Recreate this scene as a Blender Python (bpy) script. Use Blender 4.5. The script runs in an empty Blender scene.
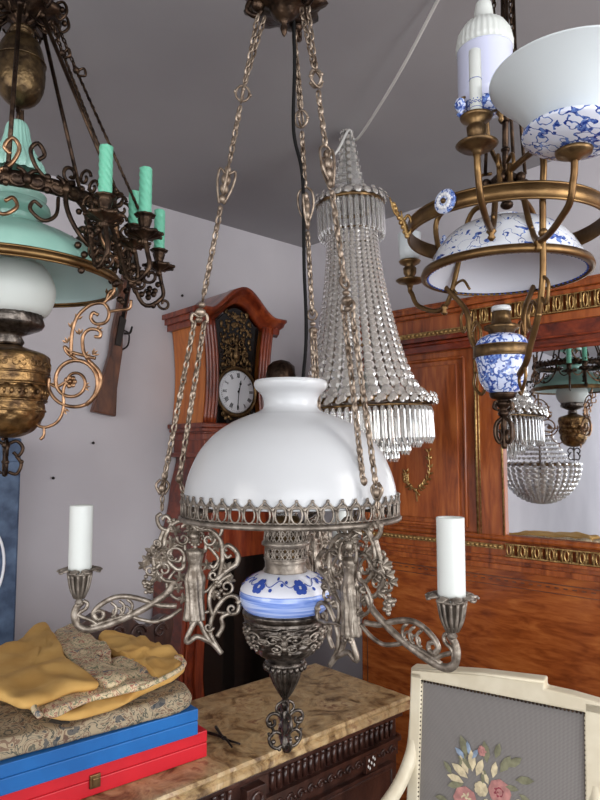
import bpy, math, random
from mathutils import Vector, Matrix, noise as mn
random.seed(7)
S = bpy.context.scene
COL = S.collection
pi, sin, cos, rad = math.pi, math.sin, math.cos, math.radians

# ------------------------------------------------------------------ camera, world, light
F, PITCH, CAMZ = 640.0, rad(4.65), 1.55
cd = bpy.data.cameras.new('camera'); cam = bpy.data.objects.new('camera', cd); COL.objects.link(cam)
cd.sensor_width = 36; cd.lens = 36*F/800; cd.clip_start = .02
cam.location = (0, 0, CAMZ); cam.rotation_euler = (pi/2+PITCH, 0, 0)
S.camera = cam
w = bpy.data.worlds.new('daylight'); S.world = w; w.use_nodes = True
w.node_tree.nodes['Background'].inputs[0].default_value = (.93, .96, 1, 1)
w.node_tree.nodes['Background'].inputs[1].default_value = 2.0
S.view_settings.view_transform = 'Standard'; S.view_settings.look = 'None'
S.view_settings.gamma = 1; S.view_settings.use_curve_mapping = False
S.view_settings.exposure = 0.1
def area(name, loc, target, sx, sy, power, col=(1, 1, 1)):
    l = bpy.data.lights.new(name, 'AREA'); l.shape = 'RECTANGLE'; l.size = sx; l.size_y = sy; l.energy = power; l.color = col
    o = bpy.data.objects.new(name, l); COL.objects.link(o); o.location = loc
    o.rotation_euler = (Vector(target)-Vector(loc)).to_track_quat('-Z', 'Y').to_euler()
    return o
area('shop_window_light', (0.7, -2.0, 1.75), (0.0, 2.6, 1.35), 2.0, 1.7, 30, (.96, .98, 1))
area('right_fill_light', (1.9, .25, 2.0), (-.9, 2.8, 1.6), 1.0, 1.3, 26, (1, .985, .96))  # fill lamp, not a window, added to brighten the left wall and clock
area('side_window_light', (-2.3, -1.1, 2.0), (0.8, 2.6, 1.1), 1.2, 1.5, 22, (1, .96, .91))

# ------------------------------------------------------------------ geometry helpers
def at(px, py, Y):
    cx, cy = (px-300)/F, (400-py)/F
    d = Vector((cx, cos(PITCH)-sin(PITCH)*cy, sin(PITCH)+cos(PITCH)*cy))
    return Vector((0, 0, CAMZ)) + d*(Y/d.y)
def atz(px, py, z):
    cx, cy = (px-300)/F, (400-py)/F
    d = Vector((cx, cos(PITCH)-sin(PITCH)*cy, sin(PITCH)+cos(PITCH)*cy))
    return Vector((0, 0, CAMZ)) + d*((z-CAMZ)/d.z)
def atp(px, py, p0, n):
    cx, cy = (px-300)/F, (400-py)/F
    d = Vector((cx, cos(PITCH)-sin(PITCH)*cy, sin(PITCH)+cos(PITCH)*cy)); o = Vector((0, 0, CAMZ))
    return o + d*((Vector(p0)-o).dot(Vector(n))/d.dot(Vector(n)))
def catmull(P, k=6, closed=False):
    P = [Vector(p) for p in P]; n = len(P); out = []
    if n < 3: return P
    rng = n if closed else n-1
    for i in range(rng):
        if closed: a, b, c, d = P[(i-1) % n], P[i], P[(i+1) % n], P[(i+2) % n]
        else:
            b, c = P[i], P[i+1]; a = P[i-1] if i > 0 else b*2-c; d = P[i+2] if i+2 < n else c*2-b
        for j in range(k):
            t = j/k
            out.append(.5*((2*b)+(c-a)*t+(2*a-5*b+4*c-d)*t*t+(3*b-a-3*c+d)*t**3))
    if not closed: out.append(P[-1])
    return out
def spiral(c, r0, r1, a0, a1, n=22):
    return [(c[0]+(r0+(r1-r0)*i/n)*cos(rad(a0+(a1-a0)*i/n)), c[1]+(r0+(r1-r0)*i/n)*sin(rad(a0+(a1-a0)*i/n))) for i in range(n+1)]

class MB:
    def __init__(s): s.v = []; s.f = []; s.mi = []; s.sm = []; s.cur = 0; s.T = None
    def add(s, vs, fs, smooth=True):
        b = len(s.v)
        for p in vs:
            p = Vector(p); s.v.append(s.T @ p if s.T else p)
        for f in fs: s.f.append([i+b for i in f]); s.mi.append(s.cur); s.sm.append(smooth)
        return s
    def box(s, c, size, rot=None, smooth=False):
        hx, hy, hz = size[0]/2, size[1]/2, size[2]/2; c = Vector(c)
        vs = [Vector((x*hx, y*hy, z*hz)) for x in (-1, 1) for y in (-1, 1) for z in (-1, 1)]
        if rot is not None: vs = [rot @ q for q in vs]
        return s.add([c+q for q in vs], [(0,1,3,2),(4,6,7,5),(0,4,5,1),(2,3,7,6),(0,2,6,4),(1,5,7,3)], smooth)
    def bar(s, p0, p1, wd, dp, up=(0, 0, 1)):
        p0, p1 = Vector(p0), Vector(p1); d = (p1-p0); L = d.length; d.normalize()
        x = d.cross(Vector(up)); x = x.normalized() if x.length > 1e-5 else Vector((1, 0, 0)); y = x.cross(d)
        R = Matrix((x, y, d)).transposed()
        return s.box((p0+p1)/2, (wd, dp, L), R)
    def lathe(s, prof, n=32, c=(0, 0, 0), axis=None, rf=None, closed_ends=True, sub=0, ex=1.0):
        if sub: prof = [tuple(q)[:2] for q in catmull([(p[0], p[1], 0) for p in prof], sub)]
        c = Vector(c); R = Vector(axis).to_track_quat('Z', 'Y').to_matrix() if axis else Matrix.Identity(3)
        vs = []; fs = []
        for j, (r, z) in enumerate(prof):
            for i in range(n):
                a = 2*pi*i/n; q = max(r, 0)*(rf(a, z) if rf else 1)
                vs.append(c+R @ Vector((q*cos(a), q*sin(a)*ex, z)))
        m = len(prof)
        for j in range(m-1):
            for i in range(n):
                k = (i+1) % n; fs.append((j*n+i, j*n+k, (j+1)*n+k, (j+1)*n+i))
        if closed_ends:
            if prof[0][0] > 0: fs.append(tuple(range(n-1, -1, -1)))
            if prof[-1][0] > 0: fs.append(tuple((m-1)*n+i for i in range(n)))
        return s.add(vs, fs)
    def sph(s, c, r, sc=(1, 1, 1), n=12, m=7):
        vs = []; fs = []; c = Vector(c)
        for j in range(m+1):
            t = pi*j/m
            for i in range(n):
                a = 2*pi*i/n; vs.append(c+Vector((r*sc[0]*sin(t)*cos(a), r*sc[1]*sin(t)*sin(a), -r*sc[2]*cos(t))))
        for j in range(m):
            for i in range(n):
                k = (i+1) % n; fs.append((j*n+i, j*n+k, (j+1)*n+k, (j+1)*n+i))
        return s.add(vs, fs)
    def tube(s, pts, r, n=6, closed=False, k=0, flat=1.0, taper=None, up=None):
        P = catmull(pts, k, closed) if k else [Vector(p) for p in pts]
        m = len(P); 
        if m < 2: return s
        vs = []; fs = []; prevn = None
        for i in range(m):
            if closed: t = P[(i+1) % m]-P[i-1]
            else: t = P[min(i+1, m-1)]-P[max(i-1, 0)]
            if t.length < 1e-9: t = Vector((0, 0, 1))
            t.normalize()
            if up is not None: nn = Vector(up)
            elif prevn is None: nn = Vector((0, 0, 1)) if abs(t.z) < .9 else Vector((1, 0, 0))
            else: nn = prevn
            nn = nn-t*nn.dot(t)
            if nn.length < 1e-6: nn = t.orthogonal()
            nn.normalize(); prevn = nn; bb = t.cross(nn)
            u = i/(m-1); q = r if not taper else r*(taper[0]+(taper[1]-taper[0])*u if len(taper) == 2 else (taper[0]+(taper[1]-taper[0])*u*2 if u < .5 else taper[1]+(taper[2]-taper[1])*(u*2-1)))
            for j in range(n):
                a = 2*pi*j/n; vs.append(P[i]+nn*(q*cos(a)*flat)+bb*(q*sin(a)))
        for i in range(m if closed else m-1):
            for j in range(n):
                k2 = (j+1) % n; i2 = (i+1) % m; fs.append((i*n+j, i*n+k2, i2*n+k2, i2*n+j))
        if not closed: fs += [tuple(range(n-1, -1, -1)), tuple((m-1)*n+j for j in range(n))]
        return s.add(vs, fs)
    def ring(s, c, r, t, n=48, m=8, h=None, axis=None):
        h = h or t
        R = Vector(axis).to_track_quat('Z', 'Y').to_matrix() if axis else Matrix.Identity(3)
        c = Vector(c); vs = []; fs = []
        for i in range(n):
            a = 2*pi*i/n
            for j in range(m):
                b = 2*pi*j/m; q = r+t*cos(b); vs.append(c+R @ Vector((q*cos(a), q*sin(a), h*sin(b))))
        for i in range(n):
            for j in range(m):
                fs.append((i*m+j, ((i+1) % n)*m+j, ((i+1) % n)*m+(j+1) % m, i*m+(j+1) % m))
        return s.add(vs, fs)
    def prism(s, poly, y0, y1, smooth=False, plane='xz'):
        n = len(poly)
        g = (lambda p, y: (p[0], y, p[1])) if plane == 'xz' else (lambda p, y: (p[0], p[1], y))
        vs = [g(p, y0) for p in poly]+[g(p, y1) for p in poly]
        fs = [tuple(range(n)), tuple(range(2*n-1, n-1, -1))]+[(i, i+n, (i+1) % n+n, (i+1) % n) for i in range(n)]
        return s.add(vs, fs, smooth)
    def slab(s, outline, z0, h, wob=.004, seed=0, k=6, edge=.35, fr=9, top=None):
        """soft rounded slab over a closed outline (folded cloth)"""
        P = [Vector((p[0], p[1], 0)) for p in outline]; P = catmull(P, k, True); n = len(P)
        c = sum(P, Vector())/n; vs = []; fs = []
        rings = [(.97, 0), (1, .2), (1.005, .5), (.99, .8), (.965, .96), (.92, 1.02), (.84, 1.03), (.72, 1.0), (.58, 1.0), (.42, 1), (.26, 1), (.12, 1), (.02, 1)]
        for (q, zz) in rings:
            for p in P:
                x = c+(p-c)*q; nz = mn.noise(Vector((x.x*fr, x.y*fr, seed)))+.5*mn.noise(Vector((x.x*fr*2.3, x.y*fr*2.3, seed+5)))
                vs.append((x.x+wob*.8*mn.noise(Vector((x.x*30, zz*3, seed+3))), x.y+wob*.8*mn.noise(Vector((x.y*30, zz*3, seed+9))), z0+h*zz+(wob*nz*2*zz if zz > 0 else 0)+(top(x.x, x.y)*min(1, zz) if top else 0)))
        for j in range(len(rings)-1):
            for i in range(n):
                kk = (i+1) % n; fs.append((j*n+i, j*n+kk, (j+1)*n+kk, (j+1)*n+i))
        fs.append(tuple(range(n-1, -1, -1))); fs.append(tuple((len(rings)-1)*n+i for i in range(n)))
        return s.add(vs, fs)
    def build(s, name, mats, parent=None, bevel=0, label=None, local=False, solid=0):
        me = bpy.data.meshes.new(name)
        off = Vector((0, 0, 0)) if (parent is None or local) else ORG.get(parent.name, Vector((0, 0, 0)))
        me.from_pydata([tuple(p-off) for p in s.v], [], s.f)
        if not isinstance(mats, (list, tuple)): mats = [mats]
        for m in mats: me.materials.append(m)
        me.polygons.foreach_set('material_index', s.mi); me.polygons.foreach_set('use_smooth', s.sm)
        me.update()
        o = bpy.data.objects.new(name, me); COL.objects.link(o)
        if parent: o.parent = parent; ORG[o.name] = ORG.get(parent.name, Vector((0, 0, 0))) if not local else Vector((0, 0, 0))
        if bevel:
            b = o.modifiers.new('bevel', 'BEVEL'); b.width = bevel; b.segments = 2; b.limit_method = 'ANGLE'; b.angle_limit = rad(40)
        if solid:
            b = o.modifiers.new('solid', 'SOLIDIFY'); b.thickness = solid; b.offset = -1
        if label: o['label'] = label
        return o
ORG = {}
def thing(name, loc, label, cat, group=None, rotz=0):
    o = bpy.data.objects.new(name, None); COL.objects.link(o); o.location = loc; o.empty_display_size = .05
    o.rotation_euler = (0, 0, rotz)
    ORG[o.name] = Vector(loc)
    return tag(o, label, cat, group)
def tag(o, label, cat, group=None):
    o['label'] = label; o['category'] = cat
    if group: o['group'] = group
    return o
def dup(o, parent, rotz=None, rec=True):
    c = o.copy(); COL.objects.link(c); c.parent = parent
    if rotz is not None: c.rotation_euler = (0, 0, rotz)
    if rec:
        for ch in list(o.children): dup(ch, c)
    return c

# ------------------------------------------------------------------ materials
def hexc(r, g, b):
    f = lambda c: (c/255/12.92) if c/255 <= .04045 else ((c/255+.055)/1.055)**2.4
    return (f(r), f(g), f(b), 1)
class NT:
    def __init__(s, name):
        s.m = bpy.data.materials.new(name); s.m.use_nodes = True; s.t = s.m.node_tree; s.n = s.t.nodes; s.b = s.n['Principled BSDF']
        s.tc = s.n.new('ShaderNodeTexCoord')
    def link(s, a, b): s.t.links.new(a, b)
    def coord(s, scale=(1, 1, 1), rot=(0, 0, 0)):
        m = s.n.new('ShaderNodeMapping'); m.inputs['Scale'].default_value = scale; m.inputs['Rotation'].default_value = rot
        s.link(s.tc.outputs['Object'], m.inputs['Vector']); return m.outputs[0]
    def noise(s, scale, detail=3, vec=None, dist=0, rough=.5):
        x = s.n.new('ShaderNodeTexNoise'); x.inputs['Scale'].default_value = scale; x.inputs['Detail'].default_value = detail
        x.inputs['Distortion'].default_value = dist; x.inputs['Roughness'].default_value = rough
        s.link(vec or s.coord(), x.inputs['Vector']); return x.outputs['Fac']
    def ramp(s, fac, stops, const=False):
        x = s.n.new('ShaderNodeValToRGB'); e = x.color_ramp.elements
        if const: x.color_ramp.interpolation = 'CONSTANT'
        while len(e) < len(stops): e.new(.5)
        for q, (p, c) in zip(e, stops): q.position = p; q.color = c if len(c) == 4 else (*c, 1)
        s.link(fac, x.inputs[0]); return x.outputs[0]
    def mix(s, f, a, b, mode='MIX'):
        x = s.n.new('ShaderNodeMix'); x.data_type = 'RGBA'; x.blend_type = mode
        for i, val in ((0, f), (6, a), (7, b)):
            if hasattr(val, 'links'): s.link(val, x.inputs[i])
            elif i == 0: x.inputs[0].default_value = val
            else: x.inputs[i].default_value = val
        return x.outputs[2]
    def math(s, op, a, b=0.0):
        x = s.n.new('ShaderNodeMath'); x.operation = op
        for i, val in enumerate((a, b)):
            if hasattr(val, 'links'): s.link(val, x.inputs[i])
            else: x.inputs[i].default_value = val
        return x.outputs[0]
    def bump(s, fac, strength=.3, dist=.002):
        x = s.n.new('ShaderNodeBump'); x.inputs['Strength'].default_value = strength; x.inputs['Distance'].default_value = dist
        s.link(fac, x.inputs['Height']); s.link(x.outputs[0], s.b.inputs['Normal'])
    def done(s, col=None, rough=.5, metal=0, spec=.5, coat=0, trans=0, ior=1.45, sss=0):
        if col is not None:
            if hasattr(col, 'links'): s.link(col, s.b.inputs['Base Color'])
            else: s.b.inputs['Base Color'].default_value = col
        if hasattr(rough, 'links'): s.link(rough, s.b.inputs['Roughness'])
        else: s.b.inputs['Roughness'].default_value = rough
        s.b.inputs['Metallic'].default_value = metal; s.b.inputs['Specular IOR Level'].default_value = spec
        s.b.inputs['Coat Weight'].default_value = coat; s.b.inputs['Coat Roughness'].default_value = .08
        s.b.inputs['Transmission Weight'].default_value = trans; s.b.inputs['IOR'].default_value = ior
        if sss: s.b.inputs['Subsurface Weight'].default_value = sss; s.b.inputs['Subsurface Radius'].default_value = (.02, .02, .02); s.b.inputs['Subsurface Scale'].default_value = .5
        return s.m
M = {}
def plain(key, c, rough=.5, metal=0, c2=None, scale=20, bump=0, bscale=None, **kw):
    t = NT(key); col = c
    if c2: col = t.ramp(t.noise(scale, 4), [(.35, c), (.65, c2)])
    if bump: t.bump(t.noise(bscale or scale*2, 4), bump)
    M[key] = t.done(col, rough, metal, **kw)
plain('wall_paint', hexc(200, 195, 199), .85, c2=hexc(189, 184, 189), scale=1.6, bump=.12, bscale=9)
plain('ceiling_shaded_paint', hexc(162, 159, 161), .9, c2=hexc(150, 147, 150), scale=1.1, bump=.2, bscale=5)  # darker than the wall grey: the ceiling's shade is put into the colour
plain('floor_stone', hexc(120, 105, 92), .5, c2=hexc(98, 86, 76), scale=3)
plain('opal', hexc(193, 194, 196), .22, spec=.5, sss=.25)
plain('opal_bell', hexc(212, 219, 222), .3, sss=.2)
plain('porcelain_white', hexc(225, 226, 235), .2)
plain('lavender_porcelain', hexc(200, 203, 226), .2)
plain('candle_white', hexc(208, 211, 207), .45, sss=.1)
plain('pewter', hexc(158, 148, 137), .45, .7, c2=hexc(104, 95, 86), scale=60, bump=.5, bscale=160)
plain('pewter_light', hexc(174, 163, 150), .42, .75, c2=hexc(106, 95, 84), scale=70, bump=.5, bscale=180)
plain('pewter_dark', hexc(112, 104, 97), .3, .92, c2=hexc(56, 50, 46), scale=70, bump=.5, bscale=200)
plain('chain_metal', hexc(168, 152, 136), .42, .75, c2=hexc(104, 88, 74), scale=70)
plain('brass_old', hexc(138, 110, 74), .38, .9, c2=hexc(80, 62, 44), scale=35, bump=.3, bscale=120)
plain('brass_hammered', hexc(112, 92, 64), .38, .9, c2=hexc(70, 56, 42), scale=50, bump=1, bscale=90)
plain('brass_urn', hexc(158, 124, 80), .36, .9, c2=hexc(84, 64, 46), scale=45, bump=.9, bscale=110)
plain('brass_band', hexc(130, 102, 66), .38, .9, c2=hexc(104, 78, 50), scale=25, bump=.2, bscale=150)
plain('copper_scroll', hexc(186, 146, 112), .34, .9, c2=hexc(104, 76, 54), scale=40)
plain('bronze_dark', hexc(84, 66, 52), .38, .9, c2=hexc(42, 32, 27), scale=45, bump=.6, bscale=150)
plain('gilt', hexc(198, 164, 108), .38, .85, c2=hexc(146, 112, 68), scale=80, bump=.6, bscale=220)
plain('green_glass', hexc(162, 204, 190), .2, sss=.2, c2=hexc(148, 194, 180), scale=12)
plain('green_candle', hexc(112, 190, 160), .4, sss=.1)
plain('green_inner', hexc(196, 222, 220), .2, sss=.2)
plain('frosted', hexc(200, 204, 200), .5, sss=.3)
plain('cream_paint', hexc(222, 212, 188), .45, c2=hexc(210, 198, 172), scale=18)
plain('black_cord', hexc(14, 13, 13), .7, spec=.2)
plain('white_cord', hexc(206, 204, 200), .6)
plain('dark_iron', hexc(50, 46, 44), .4, .8)
plain('black', hexc(16, 15, 15), .5)
plain('enamel', hexc(232, 232, 236), .2)
plain('red_case', hexc(204, 30, 44), .4, c2=hexc(190, 26, 40), scale=9)
plain('blue_case', hexc(26, 104, 176), .45, c2=hexc(22, 92, 160), scale=9)
plain('mirror', (.86, .88, .9, 1), .015, 1)
plain('yellow_felt', hexc(212, 170, 100), .9, c2=hexc(198, 152, 82), scale=14, bump=.25, bscale=60)
plain('blue_patina', hexc(92, 112, 140), .6, c2=hexc(50, 66, 92), scale=14)
plain('pearl', hexc(224, 222, 216), .2)
plain('glass_dark', hexc(22, 18, 16), .08)
plain('green_glint', hexc(110, 130, 112), .4)
t = NT('crystal')
M['crystal'] = t.done(hexc(206, 200, 193), .06, trans=.55, ior=1.5, spec=.9)
t = NT('clear_crystal'); M['clear_crystal'] = t.done(hexc(224, 222, 218), .03, trans=.8, ior=1.45, spec=.8)
def wood(key, c1, c2, c3, stretch=(3, 3, 14), scale=2.2, rough=.28, coat=.5, dist=1.5, bump=0):
    t = NT(key); v = t.coord(stretch)
    a = t.noise(scale, 5, v, dist); b = t.noise(scale*6, 3, t.coord((stretch[0]*.6, stretch[1]*.6, stretch[2])), .4)
    f = t.math('ADD', t.math('MULTIPLY', a, .7), t.math('MULTIPLY', b, .3))
    col = t.ramp(f, [(.34, c1), (.5, c2), (.66, c3)])
    if bump: t.bump(t.noise(70, 3), bump)
    M[key] = t.done(col, rough, coat=coat)
wood('cherry', hexc(104, 46, 18), hexc(148, 74, 32), hexc(178, 100, 48), (10, 10, 1.1), 2.0, .3, .35)
wood('cherry_flame', hexc(108, 48, 18), hexc(150, 76, 32), hexc(178, 102, 48), (3, 3, 11), 1.7, .26, .4)
wood('cherry_dark', hexc(70, 22, 10), hexc(108, 38, 16), hexc(140, 58, 26), (6, 6, 6), 2.0, .3, .5)
wood('clock_side_lit', hexc(160, 84, 32), hexc(190, 108, 46), hexc(204, 126, 60), (8, 8, 1.2), 2, .4, .3)  # paler orange than the front, the light on the side is in the colour
wood('clock_front', hexc(78, 24, 12), hexc(120, 46, 22), hexc(152, 70, 34), (8, 8, 1.2), 2, .3, .5)
wood('ebonised', hexc(34, 18, 15), hexc(56, 32, 26), hexc(78, 48, 38), (7, 7, 2), 2, .34, .3, bump=.4)
wood('walnut', hexc(56, 30, 20), hexc(92, 54, 36), hexc(120, 74, 50), (8, 8, 2), 2, .4, .2)
# stone top of the chest
t = NT('tan_marble'); a = t.noise(13, 8, None, 1.2, .65); b = t.noise(60, 4)
col = t.mix(t.ramp(b, [(.42, (0, 0, 0, 1)), (.6, (1, 1, 1, 1))]), t.ramp(a, [(.36, hexc(86, 62, 38)), (.45, hexc(142, 112, 74)), (.54, hexc(184, 154, 110)), (.64, hexc(132, 94, 66))]), t.ramp(a, [(.35, hexc(112, 86, 56)), (.6, hexc(194, 168, 126))]))
t.bump(b, .3); M['tan_marble'] = t.done(col, .4, coat=.15)
# blue and white ware: blobs plus curling contour lines
def delft(key, sc=1.0, base=hexc(222, 226, 240), thr=.6, lw=.016):
    t = NT(key); n1 = t.noise(38*sc, 1.5); n2 = t.noise(22*sc, 1.5, t.coord((1, 1.3, 1), (1, 2, 0)))
    blob = t.math('GREATER_THAN', n1, thr)
    vine = t.math('LESS_THAN', t.math('ABSOLUTE', t.math('SUBTRACT', n2, .5)), lw)
    m = t.math('MAXIMUM', blob, vine)
    blue = t.ramp(t.noise(90*sc, 2), [(.4, hexc(34, 60, 140)), (.62, hexc(110, 140, 206))])
    M[key] = t.done(t.mix(m, base, blue), .12, coat=.4)
delft('delft', 1.9, hexc(222, 226, 240), .58, .03); delft('delft_dense', 2.3, hexc(206, 214, 238), .55, .04); delft('delft_sparse', 1.5, hexc(226, 229, 236), .61, .008)
# font band: blue brushed stripes
t = NT('blue_stripe'); z = t.noise(6, 3, t.coord((1.2, 1.2, 46)), .2)
M['blue_stripe'] = t.done(t.ramp(z, [(.35, hexc(86, 120, 202)), (.5, hexc(130, 158, 226)), (.66, hexc(190, 206, 244))]), .1, coat=.5)
# white glaze with small blue flowers
# tapestries
def tapestry(key, base, cols, sc=26):
    t = NT(key); a = t.noise(sc, 3, None, 1.2); b = t.noise(sc*2.6, 2, t.coord((1, 1, 1), (0, 0, 1)))
    c1 = t.ramp(a, [(0, base), (.40, base), (.43, cols[0]), (.47, base), (.53, cols[1]), (.57, base), (.62, cols[2])], True)
    c2 = t.ramp(b, [(0, cols[3]), (.40, base), (.6, base), (.64, cols[0])], True)
    col = t.mix(.22, c1, c2); t.bump(t.noise(sc*9, 2), .5, .001)
    M[key] = t.done(col, .9)
tapestry('tapestry', hexc(212, 192, 156), [hexc(104, 112, 88), hexc(160, 84, 76), hexc(86, 94, 108), hexc(112, 98, 80)], 34)
tapestry('tapestry_grey', hexc(166, 150, 124), [hexc(70, 74, 68), hexc(112, 84, 70), hexc(60, 66, 74), hexc(96, 86, 74)], 27)
t = NT('grey_canvas')
wv = t.n.new('ShaderNodeTexWave'); wv.inputs['Scale'].default_value = 120; wv.bands_direction = 'Z'; t.link(t.coord(), wv.inputs['Vector'])
wx = t.n.new('ShaderNodeTexWave'); wx.inputs['Scale'].default_value = 120; wx.bands_direction = 'X'; t.link(t.coord(), wx.inputs['Vector'])
f = t.math('ADD', t.math('MULTIPLY', wv.outputs['Fac'], .5), t.math('MULTIPLY', wx.outputs['Fac'], .5))
M['grey_canvas'] = t.done(t.ramp(f, [(.2, hexc(98, 93, 90)), (.8, hexc(146, 141, 138))]), .9)
for k_, c_ in dict(petal_pink=(196, 138, 132), petal_cream=(222, 206, 170), petal_rose=(156, 74, 84), leaf=(136, 134, 108), petal_blue=(150, 166, 188)).items():
    plain(k_, hexc(*c_), .9, c2=hexc(*[int(q*.82) for q in c_]), scale=70)

# ------------------------------------------------------------------ the room
UA = rad(42); U = Vector((cos(UA), sin(UA), 0)); V = Vector((-sin(UA), cos(UA), 0))
CORN = at(304, 248, 3.5); CEIL = CORN.z; A1 = CORN.dot(U); B1 = CORN.dot(V)
def ab(a, b, z=0): p = U*a+V*b; return Vector((p.x, p.y, z))
def struct(name, mb, mat, **k): o = mb.build(name, mat, **k); o['kind'] = 'structure'; return o
RZ = Matrix.Rotation(UA, 4, 'Z')
m = MB(); m.T = RZ; m.box((A1-4.2, B1+.06, CEIL/2), (8.6, .12, CEIL)); struct('wall_left', m, M['wall_paint'])
m = MB(); m.T = RZ; m.box((A1+.06, B1-2.6, CEIL/2), (.12, 5.44, CEIL)); struct('wall_right', m, M['wall_paint'])
m = MB(); m.T = RZ; m.box((A1-4.14, B1-2.6, CEIL+.05), (8.6, 5.5, .1)); struct('ceiling', m, M['ceiling_shaded_paint'])
m = MB(); m.T = RZ; m.box((A1-4.14, B1-2.6, -.05), (8.6, 5.5, .1)); struct('floor', m, M['floor_stone'])
m = MB(); m.T = RZ; m.box((A1-4.2, B1-.008, .05), (8.4, .016, .1)); struct('baseboard_left', m, M['walnut'])
m = MB(); m.T = RZ; m.box((A1-.008, B1-2.6, .05), (.016, 5.2, .1)); struct('baseboard_right', m, M['walnut'])

# ------------------------------------------------------------------ tall case clock against the left wall
ck = at(203, 420, 2.74); ckb = ck.dot(V); cka = ck.dot(U)
clock = thing('longcase_clock', ab(cka, ckb, 0), 'tall carved wooden pendulum clock with white roman dial standing against the grey wall', 'clock', rotz=UA)
# local frame: x along the wall, y into the wall (0 = front), z up
def cz(py, Y=2.8): return at(240, py, Y).z
W = .385; D = B1-ckb-.012
zt, zl, zs = cz(320), cz(423), cz(455)       # cornice spring, ledge under the hood, shoulder of the case
def part(mb, name, mat, parent, **k): return mb.build(name, mat, parent, local=True, **k)
# hood: S-curved pilasters
def hw(z):                                    # half width of the hood, waisted
    u = (z-zl)/(zt-zl); return W/2-.018*sin(pi*u)+.012*(u-.3)
hood = MB(); zz = [zl+(zt-zl)*i/14 for i in range(15)]
for sgn in (-1, 1):                           # side walls
    vs = []; fs = []
    for z in zz:
        for (xx, yy) in ((hw(z), .012), (hw(z), D), (hw(z)-.018, D), (hw(z)-.018, .012)): vs.append((sgn*xx+W/2, yy, z))
    for i in range(14):
        for j in range(4): fs.append((i*4+j, i*4+(j+1) % 4, i*4+4+(j+1) % 4, i*4+4+j))
    hood.add(vs, fs, False)
hood.box((W/2, D-.01, (zl+zt)/2+.02), (W-.06, .016, zt-zl))
part(hood, 'hood', M['clock_side_lit'], clock)
pil = MB()
for sgn in (-1, 1):
    for j, (o0, rr) in enumerate(((.008, .008), (.024, .010), (.041, .011), (.058, .008))):
        pil.tube([(W/2+sgn*(hw(z)-o0), .004, z) for z in zz], rr, 8)
part(pil, 'moulded_pilaster', M['clock_front'], clock)
# arched cornice swept over the hood
def arch(x):                                   # x in 0..W -> height of the cornice
    u = (x-W/2)/(W/2+.05); a = abs(u)
    return zt+.010+.118*(.5+.5*cos(pi*min(1, a/.78)))-(.012 if a > .78 else 0)*0
cor = MB(); xs = [-.05+(W+.1)*i/40 for i in range(41)]
prof = [(.03, -.045), (.012, -.03), (.008, -.012), (-.02, -.002), (-.03, .012), (-.045, .018), (-.045, .030), (.03, .034)]
vs = []; fs = []
for x in xs:
    for (yy, zz_) in prof: vs.append((x, yy, arch(x)+zz_))
n = len(prof)
for i in range(40):
    for j in range(n): fs.append((i*n+j, i*n+(j+1) % n, (i+1)*n+(j+1) % n, (i+1)*n+j))
fs += [tuple(range(n)), tuple(40*n+j for j in range(n))]
cor.add(vs, fs, True)
for sx in (-.05, W+.05):                       # side returns
    for (o1, z0, z1) in ((.0, .012, .034), (.014, -.012, .012), (.028, -.04, -.012)):
        x = sx+(o1 if sx < 0 else -o1)
        cor.box((x+(.012 if sx < 0 else -.012), D/2, arch(sx)+(z0+z1)/2), (.03, D+.02, z1-z0))
topv = []; 
for x in xs: topv += [(x, 0, arch(x)+.03), (x, D, arch(x)+.03)]
cor.add(topv, [(2*i, 2*i+1, 2*i+3, 2*i+2) for i in range(40)], True)
part(cor, 'arched_cornice', M['clock_front'], clock)
# spandrel board behind the glass, brass repousse front with ornaments, dial
dz = cz(390, 2.8); dr = .098
bd = MB(); poly = [(W/2-hw(zl)+.05, zl+.01)]
inner = .068
pts = [(W/2-(hw(z)-inner), z) for z in zz]+[(x, arch(x)-.055) for x in xs if inner+.01 < x < W-inner-.01]+[(W/2+(hw(z)-inner), z) for z in reversed(zz)]
bd.prism(pts, .03, .04); part(bd, 'hood_back', M['glass_dark'], clock)
br = MB(); random.seed(3)
br.ring((W/2, .022, dz), dr+.010, .009, 48, 8, axis=(0, 1, 0))
for i in range(420):
    x = W/2+random.uniform(-.085, .085); z = random.uniform(dz-dr-.03, arch(W/2)-.07)
    if (x-W/2)**2+(z-dz)**2 < (dr+.012)**2 or abs(x-W/2) > .09*(1-max(0, (z-zt+.03))*3.5): continue
    br.sph((x, .028, z), random.uniform(.004, .010), (1, .5, random.uniform(.6, 1.6)), 8, 5)
for sg in (-1, 1):
    for c0, r0 in (((.045, dz+.135), .026), ((.05, dz+.18), .018), ((.03, dz+.22), .02), ((.07, dz-.1), .02)):
        br.tube([(W/2+sg*p[0], .024, p[1]) for p in spiral(c0, r0, .004, 60, 520)], .003, 5)
br.lathe([(.0, -.03), (.014, -.02), (.02, .0), (.008, .02), (.012, .035), (0, .05)], 12, (W/2, .024, dz+.17), ex=.5)
part(br, 'brass_front', M['brass_old'], clock)
dl = MB(); dl.lathe([(0, -.008), (.06, -.007), (dr-.006, -.002), (dr, .004), (dr-.01, .012)], 48, (W/2, .018, dz), axis=(0, 1, 0)); dial = part(dl, 'dial', M['enamel'], clock)
nm = MB()
ROM = ['XII', 'I', 'II', 'III', 'IIII', 'V', 'VI', 'VII', 'VIII', 'IX', 'X', 'XI']
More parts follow.
